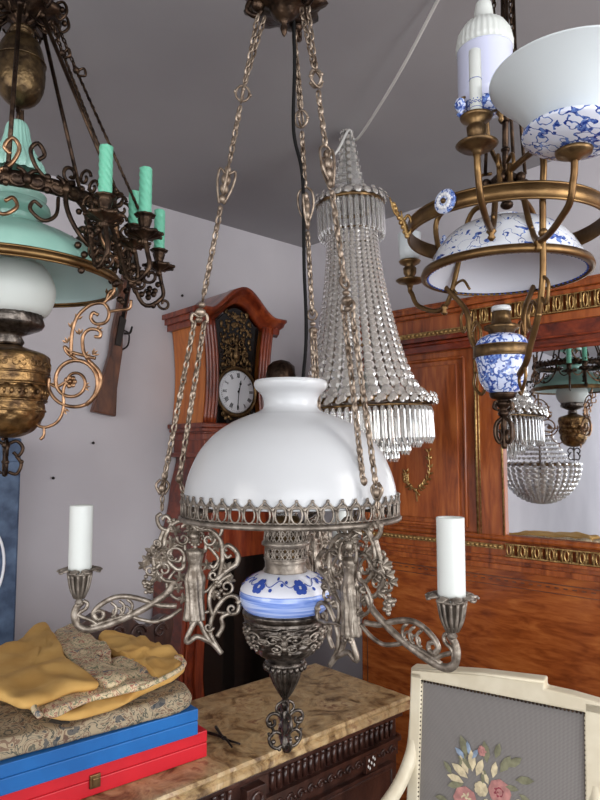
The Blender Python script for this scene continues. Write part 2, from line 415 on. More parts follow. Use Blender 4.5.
for h, s_ in enumerate(ROM):
    a = rad(90-30*h); r1, r2 = dr*.64, dr*.86; wd = {'I': .0042, 'V': .0075, 'X': .0085}; tot = sum(wd[c] for c in s_); x0 = -tot/2
    def g(x, r): return (W/2+r*cos(a)+x*sin(a), .0095, dz+r*sin(a)-x*cos(a))
    for c in s_:
        xc = x0+wd[c]/2; x0 += wd[c]
        if c == 'I': L = [((xc, r1), (xc, r2), .0022)]
        elif c == 'V': L = [((xc-.003, r2), (xc, r1), .0022), ((xc+.003, r2), (xc, r1), .0011)]
        else: L = [((xc-.0032, r2), (xc+.0032, r1), .0022), ((xc+.0032, r2), (xc-.0032, r1), .0011)]
        for p, q, tck in L: nm.bar(g(*p), g(*q), tck, .001, (0, 1, 0))
for i in range(60):
    a = rad(6*i); nm.box((W/2+dr*.92*cos(a), .010, dz+dr*.92*sin(a)), (.002, .001, .002))
part(nm, 'numerals', M['black'], dial)
hd = MB(); c0 = (W/2, .006, dz)
hd.bar((W/2, .005, dz-.012), (W/2+.012, .005, dz+.050), .004, .0015, (0, 1, 0)); hd.sph((W/2+.010, .005, dz+.036), .006, (1, .2, 1.2)); part(hd, 'hour_hand', M['black'], dial)
hd = MB(); hd.bar((W/2, .003, dz+.015), (W/2-.006, .003, dz-.078), .003, .0015, (0, 1, 0)); hd.sph(c0, .006, (1, .5, 1)); part(hd, 'minute_hand', M['black'], dial)
# ledge and violin shaped case
lg = MB()
for (z0, h, ov) in ((zl-.012, .022, .022), (zl-.03, .018, .012), (zl-.06, .03, .0), (zs+.0, .02, .014)):
    lg.box((W/2, D/2-ov/2, z0), (W+2*ov, D+ov, h))
lg.box((W/2, D/2, (zl+zs)/2-.01), (W-.02, D-.01, zl-zs))
part(lg, 'ledge', M['clock_front'], clock, bevel=.004)
def vw(z):
    K = [(0, .235), (.10, .235), (.14, .20), (.30, .235), (.62, .285), (.95, .27), (1.15, .235), (1.35, .20), (zs, .165)]
    for (z0, w0), (z1, w1) in zip(K, K[1:]):
        if z <= z1: u = (z-z0)/(z1-z0); u = u*u*(3-2*u); return w0+(w1-w0)*u
    return K[-1][1]
body = MB(); zq = [zs*i/48 for i in range(49)]
body.prism([(W/2-vw(z), z) for z in zq]+[(W/2+vw(z), z) for z in reversed(zq)], .012, D)
part(body, 'waisted_case', M['cherry_dark'], clock, bevel=.003)
em = MB()
for sgn in (-1, 1):
    for o0, rr in ((.008, .010), (.028, .008)): em.tube([(W/2+sgn*(vw(z)-o0), .012, z) for z in zq[6:]], rr, 8)
part(em, 'case_moulding', M['clock_front'], clock)
dw = MB(); zd = [z for z in zq if .35 < z < zs-.03]
def dv(z): return vw(z)-.065
dw.prism([(W/2-dv(z), z) for z in zd]+[(W/2+dv(z), z) for z in reversed(zd)], -.004, .014)
door = part(dw, 'case_door', M['clock_front'], clock, bevel=.003)
gd = MB(); zg = [z for z in zd if .45 < z < 1.10]
gd.prism([(W/2-dv(z)+.04, z) for z in zg]+[(W/2+dv(z)-.04, z) for z in reversed(zg)], -.007, .004)
part(gd, 'door_glass', M['glass_dark'], door)
vb = MB()
for z in (.75, .95, 1.12): vb.lathe([(0, 0), (.012, .004), (.016, .014), (.006, .02), (0, .024)], 12, (W/2+.16, .002, z), axis=(0, -1, 0))

# ------------------------------------------------------------------ mirrored mahogany panel on the right wall
HA = rad(-42.5); HN = Vector((0.67559, 0.73728, 0)); HX = Vector((0.73728, -0.67559, 0)); HC = 2.2174
def hbp(px, py): return atp(px, py, HN*HC, HN)
ho = hbp(360, 620); ho.z = 0
def hx(px, py): p = hbp(px, py); return ((p-ho).dot(HX), p.z)

hb = thing('mirrored_headboard', ho, 'tall glossy mahogany headboard with brass galleries and a mirror at the right wall', 'headboard', rotz=HA)
x_l = 0; x_g, _ = hx(474.5, 430); x_m, _ = hx(503, 430); x_r = x_m+1.02-.0
x_end = x_m+.86+(x_m-x_g)+(x_g-x_l)
ztop = hx(530, 298)[1]; zgt = hx(530, 299)[1]; zgb = hx(530, 317)[1]; zmt = hx(550, 350)[1]; zmb = hx(530, 542)[1]
zlg1, zlg0 = hx(540, 548)[1], hx(540, 560)[1]; zbp = hx(540, 572)[1]
x_mr = x_m+.86

TH = .05
b = MB(); b.box(((x_l+x_end)/2, TH/2+.012, zbp/2), (x_end-x_l, TH, zbp)); part(b, 'lower_board', M['cherry_flame'], hb, bevel=.004)
b = MB()
for z, hh, ov in ((zbp-.0, .02, .01), (zlg0-.008, .012, .018)): b.box(((x_l+x_end)/2, TH/2-ov/2+.01, z), (x_end-x_l, TH+ov, hh))
b.box(((x_l+x_end)/2, TH/2+.012, (zbp+zmb)/2), (x_end-x_l, TH, zmb-zbp))
b.tube([(x_l, .004, zmb+.004), (x_end, .004, zmb+.004)], .012, 10)
part(b, 'middle_rail', M['cherry'], hb, bevel=.002)
# inlay lines on the lower board
b = MB()
z1 = hx(540, 583)[1]; z2 = hx(540, 592)[1]
for z, hh in ((z1, .0035), (z2, .002)): b.box(((x_l+x_end)/2, .0115, z), (x_end-x_l-.06, .002, hh))
k_ = 0
x = x_l+.05
while x < x_end-.05:
    b.box((x, .0112, (z1+z2)/2+.004), (.014, .002, .0035)); x += .030
for x in (x_l+.03, x_end-.03): b.box((x, .0115, (.2+z1)/2), (.003, .002, z1-.2))
part(b, 'inlay', M['walnut'], hb)
for (xa, xb) in ((x_l, x_g), (x_mr+(x_m-x_g), x_end)):           # side wings with raised panels
    b = MB(); zw = hx(430, 322)[1]
    b.box(((xa+xb)/2, TH/2+.012, (zmb+ztop)/2), (xb-xa, TH, ztop-zmb))
    wing = part(b, 'wing_panel', M['cherry'], hb, bevel=.003)
    b = MB(); i0 = .045; za, zb = zmb+.03, zgb-.115
    for (p, q) in (((xa+i0, za), (xb-i0, za)), ((xb-i0, za), (xb-i0, zb)), ((xb-i0, zb), (xa+i0, zb)), ((xa+i0, zb), (xa+i0, za))):
        b.tube([(p[0], .010, p[1]), (q[0], .010, q[1])], .008, 8)
    b.box(((xa+xb)/2, .006, (za+zb)/2), (xb-xa-2*i0-.05, .012, zb-za-.05))
    pn = part(b, 'raised_panel', M['cherry'], wing, bevel=.003)
    b = MB(); b.box(((xa+xb)/2, .0, zb+.045), (xb-xa, .03, .03)); b.tube([(xa, -.014, zb+.062), (xb, -.014, zb+.062)], .008, 8)
    b.box(((xa+xb)/2, .004, zb+.085), (xb-xa, .03, .022)); part(b, 'wing_moulding', M['cherry_dark'], wing, bevel=.002)
    b = MB(); x = xa+.02
    z0 = zgb-.012
    b.box(((xa+xb)/2, -.012, z0), (xb-xa-.02, .006, .020))
    while x < xb-.02:
        b.sph((x, -.016, z0), .007, (1.3, .6, 1), 8, 5); x += .019
    part(b, 'gilt_strip', M['gilt'], wing)
b = MB()                                                          # cornice with stepped mouldings
for (z0, z1_, ov) in ((zgb-.03, zgb, .012), (zgt-.004, zgt+.012, .02), (zgt+.012, zgt+.032, .032), (zgt+.032, zgt+.044, .024)):
    b.box(((x_l+x_end)/2, TH/2+.012-ov/2, (z0+z1_)/2), (x_end-x_l+.01, TH+ov, z1_-z0))
b.box(((x_g+x_mr+x_m-x_g)/2, TH/2+.014, (zgb+zgt)/2), (x_mr-x_g+(x_m-x_g), TH-.01, zgt-zgb+.01))
part(b, 'cornice', M['cherry'], hb, bevel=.003)
b = MB(); b.box(((x_g+x_mr)/2+.03, TH/2+.012, (zmt+zgb)/2), (x_mr-x_g+.06, TH, zgb-zmt)); b.box(((x_m+x_mr)/2, .004, zmt+.018), (x_mr-x_m, .012, .012)); b.box(((x_m+x_mr)/2, .002, zmt+.045), (x_mr-x_m, .020, .010))
part(b, 'top_rail', M['cherry_dark'], hb, bevel=.003)
for (xa, xb) in ((x_g, x_m), (x_mr, x_mr+x_m-x_g)):
    b = MB(); b.box(((xa+xb)/2, TH/2+.006, (zmb+zgb)/2), (xb-xa, TH+.012, zgb-zmb)); st = part(b, 'stile', M['cherry'], hb, bevel=.003)
    b = MB()
    for x, rr in ((xa+.006, .0055), (xa+.018, .003), (xb-.006, .004)): b.tube([(x, .0, zmb+.01), (x, .0, zgb)], rr, 6)
    part(b, 'gilt_beading', M['gilt'], st)
def gallery(x0, x1, z0, z1_, y, name, pitch):
    g = MB(); hgt = z1_-z0
    for z in (z0, z1_): g.box(((x0+x1)/2, y, z), (x1-x0, .006, .004))
    n = int((x1-x0)/pitch)
    for i in range(n):
        xc = x0+(i+.5)*(x1-x0)/n; hwd = pitch*.33
        if i % 2 == 0: pts = [(xc+hwd*.9*cos(a), y, (z0+z1_)/2+hgt*.42*sin(a)) for a in [2*pi*j/12 for j in range(12)]]
        else: pts = [(xc-hwd, y, z0+.003), (xc+hwd, y, z0+.003), (xc+hwd, y, z1_-.003), (xc-hwd, y, z1_-.003)]
        g.tube(pts, .0032, 5, True)
        g.box((xc+pitch/2, y, (z0+z1_)/2), (.003, .005, hgt))
    part(g, name, M['gilt'], hb)
gallery(x_g-.01, x_mr+.1, zgb+.004, zgt-.004, -.0, 'brass_gallery', .023)
gallery(x_m+.0, x_mr, zlg0+.002, zlg1+.003, -.005, 'brass_gallery', .025)
b = MB(); x = x_l+.02                                              # gilt strip left of lower gallery
zz0 = (zlg1+zlg0)/2+.01
b.box(((x_l+x_m)/2, .002, zz0), (x_m-x_l-.02, .006, .016))
while x < x_m-.02: b.sph((x, -.001, zz0), .006, (1.4, .6, 1), 8, 5); x += .018
part(b, 'gilt_strip', M['gilt'], hb)
b = MB(); b.box(((x_m+x_mr)/2, .018, (zmt+zmb)/2), (x_mr-x_m, .006, zmt-zmb)); mi = part(b, 'mirror_glass', M['mirror'], hb)
# gilt laurel mount on the left wing
b = MB(); lx, lz = hx(416, 490)
def leaf(mb, c, a, L, wd, y=-.004):
    pts = []; ca, sa = cos(a), sin(a)
    vs = [(0, 0, 0), (L*.5, wd, 0), (L, 0, 0), (L*.5, -wd, 0), (L*.5, 0, -.004)]
    vs = [(c[0]+p[0]*ca-p[1]*sa, y+p[2], c[1]+p[0]*sa+p[1]*ca) for p in vs]
    mb.add(vs, [(0, 1, 4), (1, 2, 4), (2, 3, 4), (3, 0, 4), (3, 2, 1, 0)], False)
for sg in (1, -1):
    br_ = catmull([(lx, lz, 0), (lx+sg*.035, lz+.02, 0), (lx+sg*.055+.01, lz+.07, 0), (lx+(.062 if sg > 0 else -.045), lz+(.15 if sg > 0 else .05), 0)], 8)
    b.tube([(p.x, -.004, p.y) for p in br_], .0026, 5)
    for i in range(3, len(br_), 3):
        for s2 in (1, -1): 
            t_ = br_[i]-br_[i-1]; a = math.atan2(t_.y, t_.x)+s2*.7; leaf(b, (br_[i].x, br_[i].y), a, .024, .0055)
b.tube([(lx-.03, -.004, lz+.02), (lx, -.006, lz), (lx+.02, -.004, lz-.02)], .003, 5, k=4); b.sph((lx, -.006, lz), .008, (1, .6, 1)); b.bar((lx+.002, -.004, lz), (lx+.008, -.004, lz-.045), .006, .004)
part(b, 'laurel_mount', M['gilt'], hb)

# ------------------------------------------------------------------ chest of drawers with a stone top
ZT = .86
R0 = atz(411, 696, ZT); Bk = atz(316, 662, ZT)
aR, bR = R0.dot(U), R0.dot(V); bB = Bk.dot(V)

CW = 1.45; CD = bB-bR
chest = thing('marble_topped_commode', ab(aR-CW, bR, 0), 'dark carved chest of drawers with a worn tan stone top below the white-shaded lamp', 'chest of drawers', rotz=UA)
top = MB(); g = []
def toph(x, y): return 0
N1, N2 = 90, 34; vs = []; fs = []
prof = [(.0, -.034), (-.004, -.03), (-.002, -.02), (.004, -.016), (.0, -.008), (.004, -.001), (.012, 0)]
def rim(i, ins, z):
    out = []
    def jit(x, y): return .0025*mn.noise(Vector((x*40, y*40, z*60)))
    for q in range(N1): x = ins+(CW-2*ins)*q/N1; out.append((x, ins+jit(x, 0), ZT+z))
    for q in range(N2): y = ins+(CD-2*ins)*q/N2; out.append((CW-ins+jit(1, y), y, ZT+z))
    for q in range(N1): x = CW-ins-(CW-2*ins)*q/N1; out.append((x, CD-ins+jit(x, 2), ZT+z))
    for q in range(N2): y = CD-ins-(CD-2*ins)*q/N2; out.append((ins+jit(3, y), y, ZT+z))
    return out
for i, (ins, z) in enumerate(prof): vs += rim(i, ins, z)
n = 2*(N1+N2)
for j in range(len(prof)-1):
    for i in range(n): fs.append((j*n+i, j*n+(i+1) % n, (j+1)*n+(i+1) % n, (j+1)*n+i))
fs += [tuple(range(n-1, -1, -1)), tuple((len(prof)-1)*n+i for i in range(n))]
top.add(vs, fs, False); part(top, 'stone_top', M['tan_marble'], chest)
c = MB(); c.box((CW/2, CD/2, (ZT-.034+.08)/2), (CW-.06, CD-.06, ZT-.034-.08))
for x in (.05, CW-.05):
    for y in (.05, CD-.05): c.box((x, y, .045), (.06, .06, .09))
c.box((CW/2, .03-.004, ZT-.045), (CW-.045, .03, .014)); c.box((CW-.03+.004, CD/2, ZT-.045), (.03, CD-.045, .014))
part(c, 'carcass', M['ebonised'], chest, bevel=.004)
fz = MB(); x = .06                                          # fluted frieze
while x < CW-.05:
    if abs(x-CW*.62) > .045: fz.tube([(x, .027, ZT-.064), (x, .027, ZT-.102)], .006, 8); fz.sph((x, .026, ZT-.062), .0075, n=8, m=5)
    x += .0205
y = .05
while y < CD-.04: fz.tube([(CW-.027, y, ZT-.064), (CW-.027, y, ZT-.102)], .006, 8); y += .0205
fz.box((CW/2, .026, ZT-.112), (CW-.05, .02, .010)); fz.box((CW-.026, CD/2, ZT-.112), (.02, CD-.05, .01))
part(fz, 'fluted_frieze', M['ebonised'], chest)
fr = MB(); fr.box((CW/2, .027, ZT-.135), (CW-.07, .012, .034))
x = .06; i = 0
while x < CW-.06:
    fr.tube([(x+p[0], .020, ZT-.135+p[1]) for p in spiral((0, 0), .013, .003, 0, 400, 12)], .003, 5); fr.sph((x+.016, .021, ZT-.135), .005, n=8, m=5); x += .034
part(fr, 'carved_band', M['ebonised'], chest)
for k_, (x0, x1) in enumerate(((.07, CW*.36), (CW*.38, CW*.60), (CW*.64, CW-.06))):
    d = MB(); z0, z1_ = ZT-.32, ZT-.165; d.box(((x0+x1)/2, .024, (z0+z1_)/2), (x1-x0, .02, z1_-z0))
    cx_, cz_ = (x0+x1)/2, (z0+z1_)/2
    for r_ in (.05, .036): d.tube([(cx_-r_*1.6, .013, cz_), (cx_, .013, cz_+r_), (cx_+r_*1.6, .013, cz_), (cx_, .013, cz_-r_)], .004, 6, True)
    for sx in (-1, 1):
        d.tube([(x0+.012 if sx < 0 else x1-.012, .014, z0+.012), (x0+.012 if sx < 0 else x1-.012, .014, z1_-.012)], .004, 6)
    d.tube([(x0+.012, .014, z1_-.012), (x1-.012, .014, z1_-.012)], .004, 6); d.tube([(x0+.012, .014, z0+.012), (x1-.012, .014, z0+.012)], .004, 6)
    dr_ = part(d, 'drawer', M['ebonised'], chest, bevel=.002)
    kb = MB(); kb.lathe([(0, 0), (.012, .002), (.006, .01), (.014, .02), (0, .028)], 14, (cx_, .01, cz_), axis=(0, -1, 0)); part(kb, 'knob', M['bronze_dark'], dr_)
px_ = MB()
px_.box((CW*.62, .018, ZT-.19), (.055, .028, .25))
for z in (ZT-.09, ZT-.13, ZT-.2): px_.ring((CW*.62, .002, z), .014, .004, 16, 6, axis=(0, 1, 0))
part(px_, 'carved_pilaster', M['ebonised'], chest, bevel=.003)
# mother of pearl rosette: seven small lozenges
p = atp(370, 762, ab(aR, bR+.02), V); X_ = (p-ab(aR-CW, bR, 0)).dot(U); Z_ = p.z
pr = MB()
for (dx, dz_) in ((0, 0), (.012, .006), (-.012, -.006), (.006, .012), (-.006, -.012), (-.009, .008), (.009, -.008)):
    pr.add([(X_+dx*1.1-.0055, .016, Z_+dz_), (X_+dx*1.1, .014, Z_+dz_-.0055), (X_+dx*1.1+.0055, .016, Z_+dz_), (X_+dx*1.1, .014, Z_+dz_+.0055), (X_+dx*1.1, .011, Z_+dz_)], [(0, 1, 4), (1, 2, 4), (2, 3, 4), (3, 0, 4), (3, 2, 1, 0)], False)
pr.box((X_, .020, Z_), (.045, .012, .045)); pr.mi[-6:] = [1]*6
part(pr, 'pearl_rosette', [M['pearl'], M['ebonised']], chest)

# ------------------------------------------------------------------ flat cases and cloths on the chest
HR, HBc = .058, .056
rc = atz(207, 757, ZT)
def case(name, corner, z, wd, dp, h, ang, mat, label, clasp=None):
    o = thing(name, (corner.x, corner.y, z), label, 'case', rotz=ang)
    b = MB(); b.box((-wd/2, dp/2, h*.27), (wd, dp, h*.54)); part(b, 'base', mat, o, bevel=.002)
    b = MB(); b.box((-wd/2, dp/2, h*.56+h*.22), (wd, dp, h*.44)); b.box((-wd/2, dp/2, h*.55), (wd-.006, dp-.006, h*.06)); part(b, 'lid', mat, o, bevel=.002)
    return o
A_R = UA+rad(-3)
red = case('red_case', rc, ZT+.001, .56, .33, HR, A_R, M['red_case'], 'flat red case with a small metal clasp under the blue case')
cp = MB(); cp.box((-.262, -.003, HR*.5), (.022, .006, .026)); cp.box((-.262, -.007, HR*.5), (.012, .004, .014)); part(cp, 'clasp', M['brass_old'], red, bevel=.001)
bc = atz(198, 735, ZT+HR+.001)
blue = case('blue_case', bc, ZT+HR+.002, .56, .30, HBc, A_R, M['blue_case'], 'flat bright blue case lying between the red case and the folded cloths')
# grey tapestry and yellow cloth
ZC = ZT+HR+HBc+.004
def pz(l, z): return [atz(x, y, z) for x, y in l]
e1, e2 = Vector((cos(A_R), sin(A_R), 0)), Vector((-sin(A_R), cos(A_R), 0))
def bx(l): return [Vector((bc.x, bc.y, 0))+e1*(-x)+e2*y for x, y in l]
g1 = MB(); ol = bx([(.012, .01), (.2, .004), (.4, .012), (.545, .01), (.55, .15), (.545, .285), (.3, .29), (.02, .285), (.008, .15)])
g1.slab(ol, ZC, .036, .007, 3, 5, fr=16)
o = g1.build('folded_tapestry', M['tapestry_grey']); tag(o, 'muted grey-beige woven tapestry folded flat on the blue case', 'tapestry')
yo = thing('folded_yellow_cloth', (bc.x-.3*e1.x, bc.y, ZC+.045), 'yellow cloth with a floral woven border folded on top of the tapestry', 'cloth')
ZY = ZC+.047
def pl(l, z): return [atz(x, y, z) for x, y in l]
l1 = MB(); l1.slab(pl([(8, 700), (60, 722), (110, 712), (150, 693), (176, 680), (184, 668), (165, 655), (110, 645), (40, 655), (-20, 672)], ZY), ZY, .018, .006, 11, 6, fr=20)
part_ = l1.build('lower_fold', M['yellow_felt'], yo)
# floral band along the front edge, over the lower fold
l2 = MB(); ZB = ZY+.020
l2.slab(pl([(38, 712), (45, 690), (75, 672), (112, 662), (138, 664), (158, 676), (150, 688), (118, 696), (80, 706), (52, 719)], ZB), ZB, .012, .004, 5, 6, fr=18)
l2.build('floral_band', M['tapestry'], yo)
l3 = MB(); ZF = ZB+.010
l3.slab(pl([(52, 640), (72, 628), (92, 640), (108, 650), (112, 668), (128, 678), (108, 690), (84, 678), (66, 660)], ZF), ZF, .014, .005, 15, 6, fr=18)
l3.build('floral_band', M['tapestry'], yo)
l4 = MB()
l4.slab(pl([(-30, 668), (10, 650), (42, 630), (56, 644), (70, 668), (98, 690), (72, 696), (48, 706), (24, 712), (2, 704), (-40, 690)], ZF), ZF+.003, .018, .005, 25, 6, fr=12, top=lambda x, y: .003*sin(60*(x*.9-y*.5)))
l4.build('large_flap', M['yellow_felt'], yo)
l5 = MB()
l5.slab(pl([(100, 640), (130, 640), (160, 650), (182, 662), (180, 674), (158, 682), (142, 670), (122, 662), (106, 652)], ZB), ZB, .018, .007, 33, 6, fr=18, top=lambda x, y: .003*sin(90*(y-x*.4)))
l5.build('right_fold', M['yellow_felt'], yo)
rl = MB()                                                  # rolled edges showing the lining
def P3(px, py, z): return atz(px, py, z)
rl.tube([P3(140, 688, ZB+.008), P3(160, 680, ZB+.012), P3(180, 669, ZB+.014), P3(184, 662, ZB+.018), P3(176, 657, ZB+.02)], .0055, 8, k=6)
rl.build('lining_edge', M['tapestry'], yo); rl = MB()
rl.tube([P3(40, 716, ZF), P3(34, 708, ZF+.006), P3(40, 697, ZF+.012), P3(60, 690, ZF+.014)], .006, 8, k=6)
rl.build('lining_edge', M['tapestry'], yo)
# pliers like tool on the stone
tl = MB(); q1, q2 = atz(216, 727, ZT+.006), atz(240, 744, ZT+.006); q3 = atz(206, 732, ZT+.006); q4 = atz(232, 747, ZT+.006); mid = atz(224, 738, ZT+.007)
tl.tube([q1, mid, q2], .0045, 8, k=4, taper=(.9, .5)); tl.tube([q3, mid, q4], .0045, 8, k=4, taper=(.9, .5)); tl.sph(mid, .007, (1, 1, .6))
o = tl.build('pliers', M['dark_iron']); tag(o, 'dark metal pliers lying on the stone top right of the cases', 'tool')

# ------------------------------------------------------------------ cream armchair with needlepoint back
cl = at(422, 676, 1.62); cr = at(588, 710, 1.42); zc = (cl.z+cr.z)/2
dx = Vector((cr.x-cl.x, cr.y-cl.y, 0)); CWi = dx.length; ca_ = math.atan2(dx.y, dx.x)

base = Vector((cl.x, cl.y, 0))
chair = thing('upholstered_armchair', base, 'cream painted armchair with a grey floral needlepoint back', 'armchair', rotz=ca_)
# local: x 0..CWi inner width, y>0 behind, back leans a little
LEAN = .13
def lp(x, z, y=0): return (x, y+LEAN*(z-zc)*1.0, z)
fw = .03; zt_ = zc; zb_ = zc-.46
outer = [(-.022, zb_-.02), (-.024, zc+.012), (-.02, zc+.022), (CWi-.085, zc+.052), (CWi-.083, zc+.035), (CWi-.03, zc+.030), (CWi+.022, zc+.024), (CWi+.026, zb_-.02)]
def fbar(mb, p, q, wd, dp): mb.bar(lp(*p), lp(*q), wd, dp, (0, 1, 0))
f = MB()
def fprism(mb, poly, y0, y1, sm=False):
    n = len(poly); vs = [lp(p[0], p[1], y0) for p in poly]+[lp(p[0], p[1], y1) for p in poly]
    mb.add(vs, [tuple(range(n)), tuple(range(2*n-1, n-1, -1))]+[(i, i+n, (i+1) % n+n, (i+1) % n) for i in range(n)], sm)
fprism(f, [(-.024, zb_-.03), (-.024, zc+.014), (.006, zc+.014), (.006, zb_-.03)], -.016, .02)
fprism(f, [(CWi-.006, zb_-.03), (CWi-.006, zc+.02), (CWi+.03, zc+.02), (CWi+.03, zb_-.03)], -.016, .02)
fprism(f, [(-.024, zc-.003), (-.024, zc+.022), (CWi*.4, zc+.040), (CWi-.085, zc+.048), (CWi-.085, zc+.030), (CWi-.03, zc+.028), (CWi+.03, zc+.022), (CWi+.03, zc-.003)], -.016, .02)
fprism(f, [(-.024, zb_-.03), (-.024, zb_+.01), (CWi+.03, zb_+.01), (CWi+.03, zb_-.03)], -.016, .02)
part(f, 'back_frame', M['cream_paint'], chair, bevel=.004)
f = MB()                                                   # raised bead round the frame
for ins, rr in ((-.012, .0035),): f.tube([lp(ins, zb_), lp(ins, zc+.008), lp(CWi-ins, zc+.008), lp(CWi-ins, zb_)], rr, 6)
f.tube([lp(-.02, zc+.018, -.016), lp(CWi*.4, zc+.036, -.016), lp(CWi-.088, zc+.043, -.016)], .004, 6)
part(f, 'frame_bead', M['cream_paint'], chair)
f = MB(); N = 24; vs = []; fs = []
for j in range(N+1):
    for i in range(N+1):
        u, v_ = i/N, j/N; vs.append(lp(.004+(CWi-.008)*u, zb_+.008+(zc-.006-zb_)*v_, -.006-.012*math.sqrt(max(0, sin(pi*u)*sin(pi*v_)))))
for j in range(N):
    for i in range(N): fs.append((j*(N+1)+i, j*(N+1)+i+1, (j+1)*(N+1)+i+1, (j+1)*(N+1)+i))
f.add(vs, fs)
# worked bouquet, flat stitches a hair above the canvas
f2 = MB()
def fl(px, py, r, mi, n=7, elong=1, rot=0):
    p = atp(px, py, (cl.x, cl.y, 0), Vector((-dx.y, dx.x, 0)).normalized()); q = p-base; e = dx.normalized(); X = q.dot(e); Z = p.z
    f2.cur = mi
    yb = -.0195
    for k in range(n):
        a = 2*pi*k/n+rot; cx_, cz_ = X+r*.55*cos(a)*elong, Z+r*.55*sin(a)
        vs = [lp(cx_+r*.52*cos(b_)*elong, cz_+r*.52*sin(b_), yb-(.0004 if mi else 0)) for b_ in [2*pi*j/8 for j in range(8)]]+[lp(cx_, cz_, yb-.0016)]
        f2.add(vs, [(j, (j+1) % 8, 8) for j in range(8)])
    f2.add([lp(X+r*.3*cos(b_), Z+r*.3*sin(b_), yb-.002) for b_ in [2*pi*j/8 for j in range(8)]]+[lp(X, Z, yb-.003)], [(j, (j+1) % 8, 8) for j in range(8)])
def lf(px, py, L, ang, mi=3, wd=.25):
    p = atp(px, py, (cl.x, cl.y, 0), Vector((-dx.y, dx.x, 0)).normalized()); q = p-base; X = q.dot(dx.normalized()); Z = p.z
    f2.cur = mi; ca2, sa2 = cos(rad(ang)), sin(rad(ang)); yb = -.0192
    vs = [lp(X+ca2*a_*L-sa2*b_*L*wd, Z+sa2*a_*L+ca2*b_*L*wd, yb-(.0012 if b_ == 0 else 0)) for a_, b_ in ((0, 0), (.35, .8), (.7, .7), (1, 0), (.7, -.7), (.35, -.8), (.5, 0))]
    f2.add(vs, [(0, 1, 6), (1, 2, 6), (2, 3, 6), (3, 4, 6), (4, 5, 6), (5, 0, 6)])
for (x, y, L, a) in ((478, 762, .04, 150), (470, 775, .04, 200), (505, 765, .045, 60), (512, 760, .04, 40), (520, 772, .04, 10), (458, 766, .03, 130), (472, 750, .045, 110), (492, 756, .045, 100), (524, 785, .03, -30), (455, 790, .03, 180), (510, 778, .03, 0), (488, 775, .03, 80), (500, 752, .035, 75), (465, 758, .03, 60)): lf(x, y, L, a)
for (x, y, L, a) in ((474, 770, .045, 150), (474, 766, .04, 120), (478, 764, .045, 95), (482, 768, .04, 70), (470, 774, .04, 170), (498, 770, .035, 80), (494, 776, .03, 120)): lf(x, y, L, a, 1)
for (x, y, L, a) in ((470, 752, .03, 140), (474, 748, .028, 100), (477, 752, .026, 60)): lf(x, y, L, a, 4)
fl(487, 745, .011, 0, 6); fl(505, 783, .024, 0, 8); fl(504, 783, .014, 2, 6, rot=.3); fl(472, 790, .026, 0, 8); fl(473, 788, .014, 5, 6); fl(487, 780, .015, 1, 7); fl(525, 798, .016, 1, 7); fl(495, 797, .016, 5, 6); fl(515, 797, .012, 2, 6)
nb = len(f.v); f.v += f2.v; f.f += [[i+nb for i in q] for q in f2.f]; f.mi += [i+1 for i in f2.mi]; f.sm += f2.sm
part(f, 'needlepoint_back', [M['grey_canvas'], M['petal_pink'], M['petal_cream'], M['petal_rose'], M['leaf'], M['petal_blue'], M['petal_cream']], chair)
f = MB()                                                   # upholstery nails
for i in range(46): f.sph(lp(.004+(CWi-.008)*i/45, zc-.005, -.013), .0032, n=6, m=4)
for sx in (.004, CWi-.004):
    for i in range(48): f.sph(lp(sx, zb_+.01+(zc-.01-zb_)*i/47, -.013), .0028, n=6, m=4)
part(f, 'braid', M['bronze_dark'], chair)
zs_ = .44
for side, x0 in (('l', -.012), ('r', CWi+.012)):
    sg = -1 if side == 'l' else 1
    f = MB(); pts = [lp(x0, zc-.10), (x0+sg*.004, -.03, zc-.17), (x0+sg*.016, -.09, zc-.23), (x0+sg*.035, -.20, zc-.27), (x0+sg*.045, -.32, zc-.29), (x0+sg*.045, -.38, zc-.32), (x0+sg*.04, -.36, zs_+.04), (x0+sg*.03, -.33, zs_-.05)]
    f.tube(pts, .015, 10, k=6, flat=1.1); am = part(f, 'arm', M['cream_paint'], chair)
f = MB(); f.box((CWi/2, -.24, zs_-.07), (CWi+.10, .50, .06)); part(f, 'seat_rail', M['cream_paint'], chair, bevel=.006)
f = MB(); f.slab([(0-.03, -.48), (CWi/2, -.50), (CWi+.03, -.48), (CWi+.02, -.2), (CWi, -.06), (CWi/2, -.055), (0, -.06), (-.02, -.2)], zs_-.04, .07, .003, 3, 5); part(f, 'seat', M['grey_canvas'], chair)
for x in (-.02, CWi+.02):
    for y in (-.46, -.01):
        f = MB(); f.lathe([(.012, 0), (.014, .02), (.012, .04), (.022, .3), (.026, .34), (.018, .345), (.026, .36), (.026, .40)], 12, (x, y if y < -.1 else y-.05, 0)); part(f, 'leg', M['cream_paint'], chair)
f = MB()
for x in (-.009, CWi+.012): f = MB(); f.bar((x, -.035, zs_-.05), lp(x, zb_+.02), .03, .03); part(f, 'back_post', M['cream_paint'], chair, bevel=.004)

# ------------------------------------------------------------------ things along the left wall
# carved chair crest behind the chest
cc = at(100, 625, 2.02); ccb = cc.dot(V); cca = cc.dot(U)

